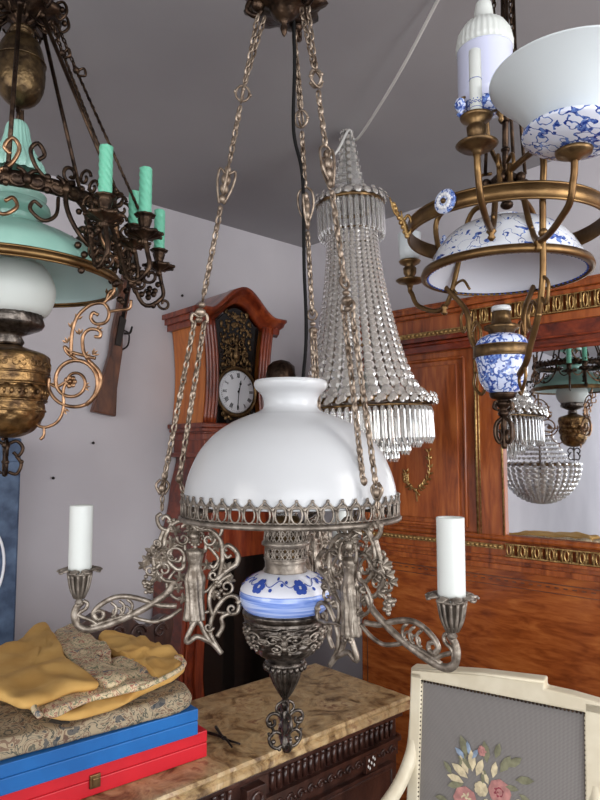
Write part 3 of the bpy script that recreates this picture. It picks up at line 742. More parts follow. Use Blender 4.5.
cv = thing('carved_chair', ab(cca, ccb, 0), 'dark carved wooden chair standing behind the folded cloths', 'chair', rotz=UA)
zk = cc.z
f = MB()
for x in (-.2, .2): f.bar((x, 0, 0), (x, .0, zk-.02), .04, .035)
crest = [(-.24, zk-.10), (-.25, zk-.02), (-.21, zk-.005), (-.15, zk-.03), (-.10, zk+.005), (-.04, zk+.03), (0, zk+.045), (.04, zk+.03), (.10, zk+.005), (.15, zk-.03), (.21, zk-.005), (.25, zk-.02), (.24, zk-.10)]
f.prism([tuple(q)[:2] for q in catmull([(a, b_, 0) for a, b_ in crest], 5)], -.015, .02)
for sx in (-1, 1):
    for c_, r_ in (((.12, zk-.045), .03), ((.2, zk-.05), .025), ((.05, zk-.03), .022)): f.tube([(sx*p[0], -.018, p[1]) for p in spiral(c_, r_, .005, 0, 480)], .005, 6)
for z in (zk-.2, zk-.45): f.box((0, 0, z), (.4, .025, .05))
part(f, 'backrest', M['ebonised'], cv, bevel=.003)
for i in range(4):
    f = MB(); f.tube([(-.12+.08*i, 0, .48), (-.12+.08*i, 0, zk-.11)], .009, 8); part(f, 'spindle', M['ebonised'], cv)
f = MB(); f.box((0, -.06+.22, .44), (.44, .36, .05)); part(f, 'seat', M['ebonised'], cv, bevel=.005)
for x in (-.19, .19): f = MB(); f.tube([(x, .31, 0), (x, .31, .42)], .018, 8); part(f, 'leg', M['ebonised'], cv)
# old musket hung on the wall
mp0, mp1 = atp(101, 414, ab(0, B1-.03), V), atp(137, 215, ab(0, B1-.03), V)

mo = thing('wooden_musket', mp0, 'old wooden long gun hanging butt down on the grey wall behind the green lamp', 'gun')
ax = (mp1-mp0).normalized(); sd = Vector((ax.z*U.x, ax.z*U.y, -ax.dot(U))).normalized(); thk = -V
def mpnt(s, o, d=0): return mp0+ax*s+sd*o+thk*d
L = (mp1-mp0).length
def outl(mb, pts, d0, d1):
    n = len(pts); vs = [mpnt(s_, o_, d0) for s_, o_ in pts]+[mpnt(s_, o_, d1) for s_, o_ in pts]
    mb.add(vs, [tuple(range(n)), tuple(range(2*n-1, n-1, -1))]+[(i, i+n, (i+1) % n+n, (i+1) % n) for i in range(n)], False)
f = MB(); outl(f, [(0, -.045), (0, .062), (.12, .045), (.28, .040), (.36, .028), (.46, .030), (L*.8, .022), (L+.35, .018), (L+.35, -.012), (L*.8, -.014), (.46, -.016), (.36, -.018), (.26, -.012), (.12, -.03)], -.018, .018)
f.build('stock', M['walnut'], mo, bevel=.006)
f = MB(); f.tube([mpnt(.42, .012, .014), mpnt(L+.5, .008, .014)], .010, 10); f.build('barrel', M['dark_iron'], mo)
f = MB(); outl(f, [(.30, -.004), (.30, .022), (.42, .026), (.43, -.004)], .018, .026); f.tube([mpnt(.36, .03, .02), mpnt(.37, .055, .02), mpnt(.40, .06, .02)], .005, 6, k=4); f.tube([mpnt(.29, .04, 0), mpnt(.32, .065, 0), mpnt(.37, .06, 0), mpnt(.38, .03, 0)], .004, 6, k=4); f.build('flintlock', M['dark_iron'], mo)
# blue painted piece at the far left
bl = atp(18, 600, ab(0, B1-.30), V); bla = bl.dot(U)
bp = thing('blue_painted_cupboard', ab(bla-.42, B1-.29, 0), 'tall cupboard in mottled blue paint at the left edge beside the grey wall', 'cupboard', rotz=UA)
zb2 = at(10, 438, bl.y).z
f = MB(); f.box((.21, .14, zb2/2), (.42, .27, zb2)); part(f, 'body', M['blue_patina'], bp, bevel=.006)
f = MB(); f.box((.21, -.006, zb2/2-.02), (.40, .012, zb2-.12)); dd = part(f, 'door', M['blue_patina'], bp, bevel=.003)
f = MB(); q = atp(-14, 565, ab(0, B1-.30), V); qx = (q-ab(bla-.42, B1-.29, 0)).dot(U)
f.tube([(qx+.055*cos(a), -.014, q.z+.115*sin(a)) for a in [2*pi*i/30 for i in range(30)]], .005, 6, True); part(f, 'white_oval_line', M['enamel'], dd)
# small nails in the wall
for i, (x, y) in enumerate(((52, 478), (181, 296), (92, 443))):
    q = atp(x, y, ab(0, B1), V); f = MB(); f.lathe([(.002, 0), (.002, .012), (.006, .013), (.006, .016), (0, .017)], 10, q+V*.002, axis=-V)
    o = f.build('wall_nail', M['dark_iron']); tag(o, ['small dark nail in the grey wall below the large brass scroll', 'small nail in the grey wall just above the left shoulder of the clock', 'small nail in the bare grey wall under the hanging gun'][i], 'nail')
# carved knob of a stand behind the lamp shade
q = at(281, 372, 2.78)
st = thing('carved_stand', (q.x, q.y, 0), 'dark carved round wooden stand top peeping out behind the lamp shade', 'stand')
f = MB(); f.lathe([(.16, 0), (.16, .03), (.05, .06), (.025, .15), (.03, .5), (.022, .9), (.03, 1.3), (.022, q.z-.13)], 20, (q.x, q.y, 0)); f.build('post', M['ebonised'], st)
f = MB(); f.lathe([(.02, -.14), (.04, -.10), (.062, -.05), (.066, -.01), (.055, .03), (.035, .05), (0, .06)], 28, (q.x, q.y, q.z-.005), rf=lambda a, z: 1+.05*sin(9*a+z*60)+.03*sin(z*260)); f.build('carved_top', M['bronze_dark'], st)

# ================================================================== HANGING LAMPS
def chain(mb, p0, p1, L=.016, w=.0075, r=.0021, sag=0):
    p0, p1 = Vector(p0), Vector(p1); d = p1-p0; D_ = d.length; d.normalize(); x = d.orthogonal().normalized(); y = d.cross(x)
    n = max(2, int(D_/(L*.78))); st = D_/n
    for i in range(n):
        c = p0+d*st*(i+.5)+Vector((0, 0, -sag*4*(i+.5)/n*(1-(i+.5)/n))); q = x if i % 2 else y
        mb.tube([c+d*(L/2*cos(a))+q*(w/2*sin(a)) for a in [2*pi*j/8 for j in range(8)]], r, 4, True)
def cyl(c, r, a, z): return (c[0]+r*cos(a), c[1]+r*sin(a), z)

# ------------------------------------------------------------------ main lamp
LX, LY = -.0235, 1.05
def zy(py, Y=LY, px=290):
    s1 = min(1, max(0, (py-430)/70)); s2 = min(1, max(0, (py-680)/60))
    return at(px, py-3.5*s1*(1-s2), Y).z
ZTIP = zy(752)
lamp = thing('hanging_oil_lamp', (LX, LY, ZTIP), 'large hanging oil lamp with a white glass dome shade and three white candle arms', 'lamp')
C0 = (LX, LY, 0)
s_ = LY/F*.982
SC = (LX+.008, LY, 0)
def prof(l): return [(r*s_, zy(y)) for r, y in l]
sh = MB()
pr_ = catmull([(r, z, 0) for r, z in prof([(36, 381), (37.5, 384), (36, 389), (30, 395), (27.5, 401), (28, 408), (34, 412.5), (44, 416), (60, 423), (76, 434), (90, 450), (99, 468), (104.5, 486), (107, 505)])], 5)
out_ = [(p.x, p.y) for p in pr_]; inn_ = [(max(p.x-.003, .001), p.y-.0015) for p in reversed(pr_)]
sh.lathe(out_+inn_, 96, SC, closed_ends=False); n_ = 96; m_ = len(out_)*2
sh.build('glass_shade', M['opal'], lamp)
# pierced gallery ring
g = MB(); zt1, zb1 = zy(497), zy(520.5); RR = 108.2*s_; HH = zt1-zb1
g.lathe([(RR-.001, zb1-.002), (RR+.004, zb1-.001), (RR+.0045, zb1+.003), (RR+.001, zb1+.006), (RR-.003, zb1+.004), (RR-.004, zb1)], 96, SC, closed_ends=False)
g.ring(SC[:2]+(zb1+.008,), RR, .0012, 96, 6); g.ring(SC[:2]+(zt1-.009,), RR, .0014, 96, 6)
NM = 50
for i in range(NM):
    a0 = 2*pi*i/NM; wa = 2*pi/NM; zc_ = (zb1+zt1)/2+.0005; hh = HH*.32
    g.tube([cyl(SC, RR, a0+wa*.36*cos(b), zc_+hh*sin(b)) for b in [2*pi*j/12 for j in range(12)]], .0016, 5, True)
    g.tube([cyl(SC, RR, a0+wa*q, zz_) for q, zz_ in ((-.5, zb1+.006), (-.42, zc_-hh*.3), (-.5, zc_+hh*.5), (-.32, zt1-.008), (-.12, zt1-.004), (0, zt1+.001), (.12, zt1-.004), (.32, zt1-.008), (.5, zc_+hh*.5))], .0017, 5)
    g.sph(cyl(SC, RR, a0, zt1+.0005), .0026, n=6, m=4)
    g.sph(cyl(SC, RR, a0+wa/2, zt1-.011), .003, (1, 1, 1.3), n=6, m=4)
g.build('pierced_gallery', M['pewter'], lamp)
tr = MB(); tr.ring(SC[:2]+(zb1+.002,), RR-.006, .0035, 96, 8)
for k in range(3):
    a = rad(70+120*k); tr.tube([cyl(SC, RR-.004, a, zb1), cyl(SC, RR*.5, a, zb1-.012), cyl(SC, .04, a, zy(530))], .003, 6, k=4)
tr.build('shade_support', M['pewter_dark'], lamp)
# burner collar, pierced in two tiers
co = MB()
def tier(r0, r1, ya, yb, n):
    za, zb_ = zy(ya), zy(yb)
    co.ring((LX, LY, za), r0, .0022, 48, 6); co.ring((LX, LY, zb_), r1, .0022, 48, 6); co.ring((LX, LY, (za+zb_)/2), (r0+r1)/2-.0005, .0009, 40, 4)
    for i in range(n):
        a0 = 2*pi*i/n; wa = 2*pi/n
        for sg in (-1, 1):
            co.tube([cyl(C0, r0+(r1-r0)*t_, a0+sg*wa*.42*math.sin(pi*t_*1.0)*cos(pi*t_*0)+0, za+(zb_-za)*t_) for t_ in [j/8 for j in range(9)]], .0014, 5)
            co.tube([cyl(C0, r0+(r1-r0)*t_, a0+sg*wa*.5*cos(pi*t_), za+(zb_-za)*t_) for t_ in [j/8 for j in range(9)]], .0011, 5)
tier(20*s_, 21.5*s_, 527, 544, 16); tier(20*s_, 20.5*s_, 549, 561, 16)
co.lathe(prof([(22, 543), (24, 545), (24, 547.5), (21, 549.5)]), 40, C0, closed_ends=False)
co.lathe(prof([(20, 561), (21.5, 562), (20.5, 565), (20.5, 570), (22.5, 573), (22, 575)]), 40, C0)
col_ = co.build('burner_collar', M['pewter'], lamp)
bi = MB(); bi.lathe(prof([(13, 573), (15, 560), (12, 545), (17, 535), (16, 524), (12, 518)]), 32, C0); bi.build('burner', M['brass_old'], lamp)
ch = MB(); ch.lathe(prof([(12, 520), (14, 500), (16, 485), (12, 465), (10, 430), (10, 400), (9.3, 400), (9.3, 430), (11, 465), (15, 485), (13, 500), (11, 520)]), 32, C0, closed_ends=False); ch.build('glass_chimney', M['clear_crystal'], lamp)
# ceramic font: white shoulder, blue belly
fo = MB(); fo.lathe(catmull([(r, z, 0) for r, z in prof([(21, 574), (27, 576), (36, 581), (42.5, 587), (45, 592)])], 5) and [(p.x, p.y) for p in catmull([(r, z, 0) for r, z in prof([(21, 574), (27, 576), (36, 581), (42.5, 587), (45, 592)])], 5)], 64, C0)
sho = fo.build('font_shoulder', M['porcelain_white'], lamp)
fo = MB(); fo.lathe([(p.x, p.y) for p in catmull([(r, z, 0) for r, z in prof([(44.6, 591.5), (45.6, 596), (45.2, 602), (43, 608), (39, 613), (34, 616)])], 5)], 64, C0)
fo.build('font_belly', M['blue_stripe'], lamp, label='blue brushed lower band of the ceramic font')
# painted flower sprays on the shoulder (thin enamel following the surface)
pf = MB()
sp = [(r, z) for r, z in prof([(21, 574), (27, 576), (36, 581), (42.5, 587), (45, 592)])]
def onsh(a, t_):
    t_ = t_*(len(sp)-1); i = min(int(t_), len(sp)-2); u = t_-i; r = sp[i][0]+(sp[i+1][0]-sp[i][0])*u; z = sp[i][1]+(sp[i+1][1]-sp[i][1])*u
    return (LX+(r+.0012)*cos(a), LY+(r+.0012)*sin(a), z+.0009)
for k in range(6):
    a0 = rad(-90-38+60*k)
    for q in range(6):
        b_ = 2*pi*q/6; ctr = (a0+.10*cos(b_), .62+.17*sin(b_)); pts = [onsh(ctr[0]+.075*cos(c_), ctr[1]+.12*sin(c_)) for c_ in [2*pi*j/8 for j in range(8)]]
        pf.add(pts+[onsh(*ctr)], [(j, (j+1) % 8, 8) for j in range(8)])
    pf.tube([onsh(a0+.15+.75*t_, .5+.12*sin(t_*9)) for t_ in [j/12 for j in range(13)]], .0007, 4)
    for t_ in (.25, .42, .6, .75):
        c_ = (a0+.15+.75*t_, .5+.12*sin(t_*9)+(.12 if t_ in (.25, .6) else -.12)); pts = [onsh(c_[0]+.045*cos(e_), c_[1]+.07*sin(e_)) for e_ in [2*pi*j/6 for j in range(6)]]
        pf.add(pts, [tuple(range(6))])
plain('cobalt', hexc(58, 84, 168), .15)
pf.build('painted_sprays', M['cobalt'], sho, label='blue painted flower sprays on the white shoulder')
# embossed metal bowl under the font
bo = MB(); bprof = [(p.x, p.y) for p in catmull([(r, z, 0) for r, z in prof([(40, 611), (42.5, 613.5), (42, 617), (40.5, 619), (41, 624), (39.5, 634), (35, 645), (28, 654), (20, 660), (17, 663)])], 8)]
zb0, zb9 = zy(622), zy(656)
def emb(a, z):
    if z > zb0 or z < zb9: return 1
    u = (zb0-z)/(zb0-zb9); return 1+.045*sin(6*a+4*sin(u*9))*sin(u*13+2*cos(3*a))+.02*sin(17*a+u*20)
bo.lathe(bprof, 150, C0, rf=emb); bo.build('embossed_bowl', M['pewter_dark'], lamp)
def bR_(z):
    for (r0, z0), (r1, z1) in zip(bprof, bprof[1:]):
        if z1 <= z <= z0: return r0+(r1-r0)*(z0-z)/(z0-z1+1e-9)
    return .03
rl = MB()
for k in range(6):
    a0 = 2*pi*k/6-rad(90)
    zc_ = zy(635); sc_ = .0195
    for sg in (-1, 1):
        for c_, r_, t0, t1 in (((.55, .15), .5, 200, -260), ((.45, -.55), .38, 90, 520), ((.95, -.1), .3, 0, 400)):
            pts = []
            for (u, v_) in spiral(c_, r_, .08, t0, t1, 20):
                z = zc_+v_*sc_; r = bR_(z)+.0015; pts.append(cyl(C0, r, a0+sg*u*sc_/.04, z))
            rl.tube(pts, .0019, 5, taper=(1, .5))
            q = pts[-1]; rl.sph(q, .003, n=6, m=4)
    for u, v_, r_ in ((0, 0, .006), (0, .5, .004), (0, -.5, .004), (.3, -.95, .003), (-.3, -.95, .003), (.2, .75, .003), (-.2, .75, .003)):
        z = zc_+v_*sc_; rl.sph(cyl(C0, bR_(z)+.001, a0+u*sc_/.04, z), r_, n=8, m=5)
rl.build('scroll_relief', M['pewter'], lamp)
# crown, fluted calyx and openwork finial
cw = MB(); cw.lathe(prof([(17, 661), (20, 664), (20, 667), (16, 668.5), (12, 669)]), 40, C0)
for i in range(20): cw.sph(cyl(C0, 19.5*s_, 2*pi*i/20, zy(668.5)), .0042, (1, 1, 1.3), n=8, m=5)
cw.build('beaded_crown', M['pewter_dark'], lamp)
fc = MB(); fc.lathe([(p.x, p.y) for p in catmull([(r, z, 0) for r, z in prof([(15, 669), (14.5, 676), (11.5, 685), (7.5, 693), (4.5, 698), (3, 702), (4.5, 705), (4, 709), (2.5, 712), (3.5, 718), (3, 735), (4, 745), (2, 751), (.5, 753)])], 5)], 98, C0, rf=lambda a, z: (.86+.26*abs(sin(7*a))) if z > zy(699) else 1)
fc.build('calyx', M['pewter_dark'], lamp)
fi = MB()
for k in range(4):
    a = rad(20+90*k)
    def fp(r, y): return cyl(C0, r*s_, a, zy(y, LY))
    fi.tube([fp(3, 703), fp(8, 706), (fp(9, 711)), fp(5, 714)], .0022, 6, k=5)
    fi.tube([fp(*q) for q in [(r, y) for r, y in [(4, 718), (9, 714), (15, 714), (18.5, 719), (16, 725), (11, 724), (11, 719.5)]]], .0028, 6, k=5)
    fi.tube([fp(*q) for q in [(15, 724), (12, 730), (15, 735), (17, 731)]], .0024, 6, k=5)
    fi.tube([fp(*q) for q in [(3, 745), (9, 747), (15, 742), (16, 735), (10, 731), (4, 734)]], .0028, 6, k=5)
    fi.sph(fp(16, 722), .0042, n=8, m=5); fi.sph(fp(12, 740), .004, n=8, m=5); fi.sph(fp(6, 748), .0035, n=8, m=5)
fi.build('openwork_finial', M['pewter_dark'], lamp)

# arms: one casting with figure, vine, scrolls, candle holder; local plane x = radius, z = height, y = thickness
def L2(cx, cy):                                # from left arm tracing: radius, height
    px, py = 40+cx/3, 480+cy/3; k = at(px, py, 1.0).x
    r = (LX-1.05*k)/(.985-.174*k); Y = LY-.174*r
    return r, at(px, py, Y).z
def A(pts, y=0, dy=0): 
    out = []
    for i, p in enumerate(pts): r, z = L2(*p[:2]); out.append((r, (p[2] if len(p) > 2 else y), z))
    return out
arm0 = bpy.data.objects.new('arm', None); COL.objects.link(arm0); arm0.parent = lamp; arm0.location = (0, 0, 0)
lo = Vector((0, 0, ZTIP))
class AM(MB):
    def build(s, name, mat, parent, **k):
        s.v = [p-lo for p in s.v]; return MB.build(s, name, mat, parent, local=True, **k)
b = AM()
T = b.tube
# branch arm to the candle holder
T(A([(404, 300), (385, 335), (335, 372), (285, 400), (235, 422), (185, 440), (140, 448), (112, 436), (103, 410), (108, 385), (125, 366)]), .0042, 8, k=6, flat=1.3)
T(A([(410, 378), (360, 376), (310, 360), (265, 350), (225, 352), (185, 372), (160, 400), (172, 420)]), .0034, 8, k=6, flat=1.2)
T(A([(425, 385), (390, 410), (345, 425), (300, 418), (262, 408), (215, 418), (150, 440)]), .0030, 8, k=6)
T(A([(172, 420), (190, 412), (188, 396), (170, 392), (158, 406)]), .0032, 7, k=5)
T(A([(103, 400), (125, 410), (150, 420), (170, 432)]), .003, 7, k=5)
T(A([(112, 430), (118, 400), (138, 385), (142, 370), (130, 362)]), .003, 6, k=5)
for q in ((222, 385), (246, 380), (270, 376)): T(A([(q[0]-9, q[1]-18), (q[0]+6, q[1]-4), (q[0]+4, q[1]+16), (q[0]-8, q[1]+26)]), .0024, 6, k=4); 
for q in ((232, 398), (256, 392)): T(A([(q[0]-14*cos(a), q[1]+14*sin(a)) for a in [2*pi*i/10 for i in range(10)]]), .0018, 5, closed=True)
# big frame scrolls around the figure
T(A([(545, 520), (515, 470), (512, 430), (530, 385), (560, 350), (588, 350), (598, 372), (590, 398), (562, 402), (545, 415), (548, 440), (532, 470)]), .0036, 8, k=6)
T(A([(530, 300), (560, 270), (590, 250), (592, 220), (565, 196), (548, 210), (560, 232), (575, 225)]), .0040, 8, k=6, taper=(1.4, .6))
T(A([(520, 410), (508, 370), (515, 330), (545, 300), (575, 282)]), .0034, 8, k=5)
T(A([(470, 150), (510, 150), (540, 180), (548, 230), (540, 280), (528, 310)]), .0038, 8, k=6)
T(A([(545, 520), (520, 492), (495, 478), (470, 470), (445, 486), (440, 476), (462, 430), (470, 420)]), .0042, 8, k=6)
T(A([(520, 492), (500, 470), (486, 440), (478, 420)]), .0038, 8, k=4)
T(A([(470, 150), (440, 122), (405, 128), (380, 160), (372, 200), (382, 240), (410, 268), (430, 262), (432, 240)]), .0036, 8, k=6)
T(A([(365, 100), (352, 112), (360, 140), (385, 150), (392, 125), (378, 108), (365, 120)]), .0034, 7, k=6)
T(A([(372, 150), (362, 175), (350, 205), (340, 240), (350, 275), (372, 300), (400, 305)]), .0036, 7, k=6)
T(A([(500, 150), (520, 132), (545, 140), (540, 165), (520, 165)]), .003, 6, k=5)
T(A([(430, 200), (410, 195), (392, 215), (398, 240), (418, 243), (425, 228)]), .0028, 6, k=5)
T(A([(505, 200), (520, 215), (535, 240), (520, 262), (505, 250)]), .0028, 6, k=5)
T(A([(592, 372), (602, 362), (612, 362)]), .0045, 8, k=4)
T(A([(612, 362), (640, 366), (660, 366)]), .0045, 8, k=3)
arm_m = b.build('scrollwork', M['pewter_light'], arm0)
b = AM(); T = b.tube                      # second layer of thinner scrolls
for c_, r_, t0, t1 in (((402, 228), 34, 40, -330), ((372, 268), 22, 180, 560), ((330, 270), 16, 0, 400), ((430, 175), 20, 200, -200), ((506, 178), 20, -20, 380), ((560, 320), 22, 120, -300), ((520, 285), 16, 0, 400), ((575, 385), 14, 90, 460), ((506, 440), 14, 0, 400), ((350, 190), 14, 90, -300), ((480, 130), 18, 0, 400)):
    T(A([(p[0], p[1]) for p in spiral(c_, r_, r_*.25, t0, t1, 18)], y=.003), .0023, 6, taper=(1.2, .7))
for l_ in ([(330, 250), (345, 235), (372, 228), (398, 200)], [(410, 268), (395, 285), (380, 315), (392, 345), (420, 362)], [(500, 200), (520, 190), (545, 195), (560, 215)], [(505, 300), (512, 280), (530, 265), (540, 245)], [(490, 340), (505, 330), (520, 312)], [(492, 400), (510, 395), (535, 398), (560, 402)], [(440, 122), (455, 100), (480, 100), (500, 118), (520, 132)]):
    T(A(l_, y=-.003), .0026, 6, k=5)
b.build('filigree', M['pewter_light'], arm0)
# vine leaves and grapes
v = AM(); rnd = random.Random(5)
def aleaf(cx, cy, s0, ang, y=.004):
    r, z = L2(cx, cy); n = 20; vs = []
    for i in range(n):
        a = rad(ang)+2*pi*i/n; q = s0*1.15*(.8+.25*cos(5*2*pi*i/n)); vs.append((r+q*cos(a), y*.4, z+q*sin(a)))
    vs += [(r, y+.003, z), (r, -y-.003, z)]
    v.add(vs, [(i, (i+1) % n, n) for i in range(n)]+[((i+1) % n, i, n+1) for i in range(n)], False)
for q in ((322, 238, .009), (352, 232, .009), (380, 228, .010), (408, 150, .008), (472, 118, .010), (448, 150, .008), (490, 128, .008), (528, 200, .008), (560, 262, .009), (520, 345, .007), (415, 320, .008), (430, 355, .008), (335, 215, .010), (365, 250, .010), (310, 255, .008), (440, 130, .009), (395, 185, .009), (500, 255, .008), (350, 290, .009), (515, 170, .007), (570, 300, .008), (420, 290, .008), (372, 205, .008)): aleaf(q[0], q[1], q[2], rnd.uniform(0, 60))
for c_, n_ in (((320, 322), 18), ((326, 300), 9), ((345, 262), 7), ((338, 218), 6), ((535, 320), 8), ((545, 345), 5), ((400, 130), 5)):
    r, z = L2(*c_)
    for i in range(n_): v.sph((r+rnd.uniform(-.008, .008), rnd.uniform(-.005, .005), z+rnd.uniform(-.009, .009)), .0036, n=7, m=5)
v.tube(A([(350, 285), (335, 300), (325, 318)]), .002, 5, k=3)
v.build('grapevine', M['pewter_light'], arm0)
# draped standing woman
fg = AM(); fr_, fz0 = L2(463, 420); _, fz1 = L2(463, 205); _, hz = L2(460, 172); hgt = fz1-fz0
gp = [(.0125, 0), (.0148, .02), (.0125, .25), (.0128, .45), (.0138, .58), (.0098, .74), (.0112, .86), (.0125, .95), (.007, 1.0)]
fg.lathe([(p.x, p.y*.1) for p in catmull([(r*1.1, (fz0+hgt*t_)*10, 0) for r, t_ in gp], 5)], 40, (fr_, 0, 0), rf=lambda a, z: 1+(.13*sin(9*a+z*60) if z < fz0+hgt*.62 else .03*sin(9*a)), ex=.72)
fg.tube([(fr_, 0, fz1-.002), (fr_, -.001, fz1+.006)], .0032, 8)
fg.sph((fr_, -.001, fz1+.0145), .0084, (.88, .95, 1.15), 14, 9)
fg.sph((fr_, -.0085, fz1+.0135), .0018, (1, 1, 1.3), 6, 4)
fg.sph((fr_+.001, .003, fz1+.0195), .0082, (1, .9, .8), 12, 6)
for sx in (-1, 1):
    fg.tube([(fr_+sx*.008, 0, fz1-.005), (fr_+sx*.0155, -.004, fz1-.004), (fr_+sx*.0165, -.004, fz1+.009), (fr_+sx*.012, -.003, fz1+.021)], .0036, 8, k=5, taper=(1.15, .65))
    fg.tube([(fr_+sx*.0042, -.002, fz0+.004), (fr_+sx*.0048, -.003, fz0-.006), (fr_+sx*.005, -.008, fz0-.008)], .0028, 6, k=3)
    for q in range(4): fg.tube([(fr_+sx*(.001+.0022*q), -.0085, fz0+hgt*.6), (fr_+sx*(.0015+.003*q), -.0085, fz0+.002)], .0009, 4)
    fg.tube([(fr_+sx*.012, -.003, fz1+.021), (fr_+sx*.007, -.002, fz1+.026), (fr_, -.001, fz1+.028)], .0024, 6, k=4)
for i in range(12): fg.sph((fr_+.010*cos(2*pi*i/12), -.001, fz1+.0145+.010*sin(2*pi*i/12)), .0026, n=6, m=4)
fg.sph((fr_-.0035, -.0065, fz0+hgt*.87), .0038, n=8, m=5); fg.sph((fr_+.0035, -.0065, fz0+hgt*.87), .0038, n=8, m=5)
fg.build('standing_woman_figure', M['pewter_light'], arm0)
# candle holder
hr, hz0 = L2(117, 362); _, hz1 = L2(120, 268)
hd_ = AM()
hd_.lathe([(.004, hz0-.006), (.0065, hz0-.002), (.0045, hz0+.002), (.006, hz0+.004), (.008, hz0+.006)], 20, (hr, 0, 0))
for i in range(12):
    a = 2*pi*i/12; C1 = (hr, 0)
    hd_.tube([cyl(C1, r, a, z) for r, z in ((.0065, hz0+.004), (.0095, hz0+.010), (.0135, hz0+.020), (.0172, hz1-.006))], .0021, 6, k=4)
    a2 = a+pi/12
    hd_.tube([cyl(C1, .0172, a-.26, hz1-.006), cyl(C1, .0175, a, hz1-.001), cyl(C1, .0172, a+.26, hz1-.006)], .0018, 5, k=3)
hd_.ring((hr, 0, hz0+.009), .0085, .0015, 24, 6); hd_.ring((hr, 0, hz1-.006), .0170, .0022, 30, 6)
hd_.lathe([(.002, hz0+.006), (.010, hz0+.010), (.0125, hz1-.006), (.0165, hz1-.004)], 20, (hr, 0, 0))
for i in range(9):                              # drip pan of curled petals
    a = 2*pi*i/9; C1 = (hr, 0)
    vs = [cyl(C1, .014, a-.28, hz1-.003), cyl(C1, .014, a+.28, hz1-.003), cyl(C1, .024, a+.30, hz1+.002), cyl(C1, .0315, a+.12, hz1+.0005), cyl(C1, .0315, a-.12, hz1+.0005), cyl(C1, .024, a-.30, hz1+.002), cyl(C1, .023, a, hz1+.0035)]
    w_ = [tuple(q[:2])+(q[2]-.0025,) for q in vs]
    hd_.add(vs+w_, [(0, 1, 2, 6), (6, 2, 3), (6, 3, 4), (6, 4, 5), (0, 6, 5), (8, 7, 13, 9), (13, 10, 9), (13, 11, 10), (13, 12, 11), (7, 12, 13), (1, 0, 7, 8), (2, 1, 8, 9), (3, 2, 9, 10), (4, 3, 10, 11), (5, 4, 11, 12), (0, 5, 12, 7)])
    hd_.tube([cyl(C1, .0315, a-.16, hz1-.001), cyl(C1, .0325, a, hz1-.002), cyl(C1, .0315, a+.16, hz1-.001)], .0018, 5, k=3)
hd_.build('candle_holder', M['pewter'], arm0)
cn = AM(); _, cz1 = L2(125, 68)
cn.lathe([(.0168, hz1-.006), (.0172, hz1+.0), (.0174, cz1-.005), (.0171, cz1-.004), (.0152, cz1-.005), (.0152, cz1-.014), (0, cz1-.015)], 32, (hr, 0, 0))
cn.build('candle_sleeve', M['candle_white'], arm0)
ARMS = [rad(190), rad(312), rad(70)]
arm0.rotation_euler = (0, 0, ARMS[0])
for a in ARMS[1:]: dup(arm0, lamp, a)
# canopy
ZC0 = zy(22, LY); ca = MB(); CX = (LX-.004, LY, 0)
ca.lathe([(.0, ZC0-.028), (.004, ZC0-.022), (.007, ZC0-.012), (.004, ZC0-.004), (.012, ZC0+.002), (.022, ZC0+.012), (.026, ZC0+.02), (.05, ZC0+.026), (.07, ZC0+.034), (.062, ZC0+.046), (.04, ZC0+.056), (.02, ZC0+.075), (.012, ZC0+.09), (.012, CEIL-.02), (.05, CEIL-.015), (.055, CEIL)], 48, CX, rf=lambda a, z: 1+(.10*cos(9*a) if ZC0+.014 < z < ZC0+.06 else 0))
ca.build('canopy', M['bronze_dark'], lamp)
hooks = []
for a in ARMS:
    d = Vector((cos(a), sin(a), 0)); h = Vector((LX, LY, ZC0+.004))+d*.05; hooks.append(h)
    f = MB(); f.tube([h+d*-.01+Vector((0, 0, .03)), h+d*.012+Vector((0, 0, .026)), h+d*.018+Vector((0, 0, .008)), h+d*.004, h-d*.008+Vector((0, 0, .012))], .0042, 8, k=5); f.sph(h+Vector((0, 0, .02)), .012, (1, 1, 1), 10, 7)
    f.build('hook', M['bronze_dark'], lamp)
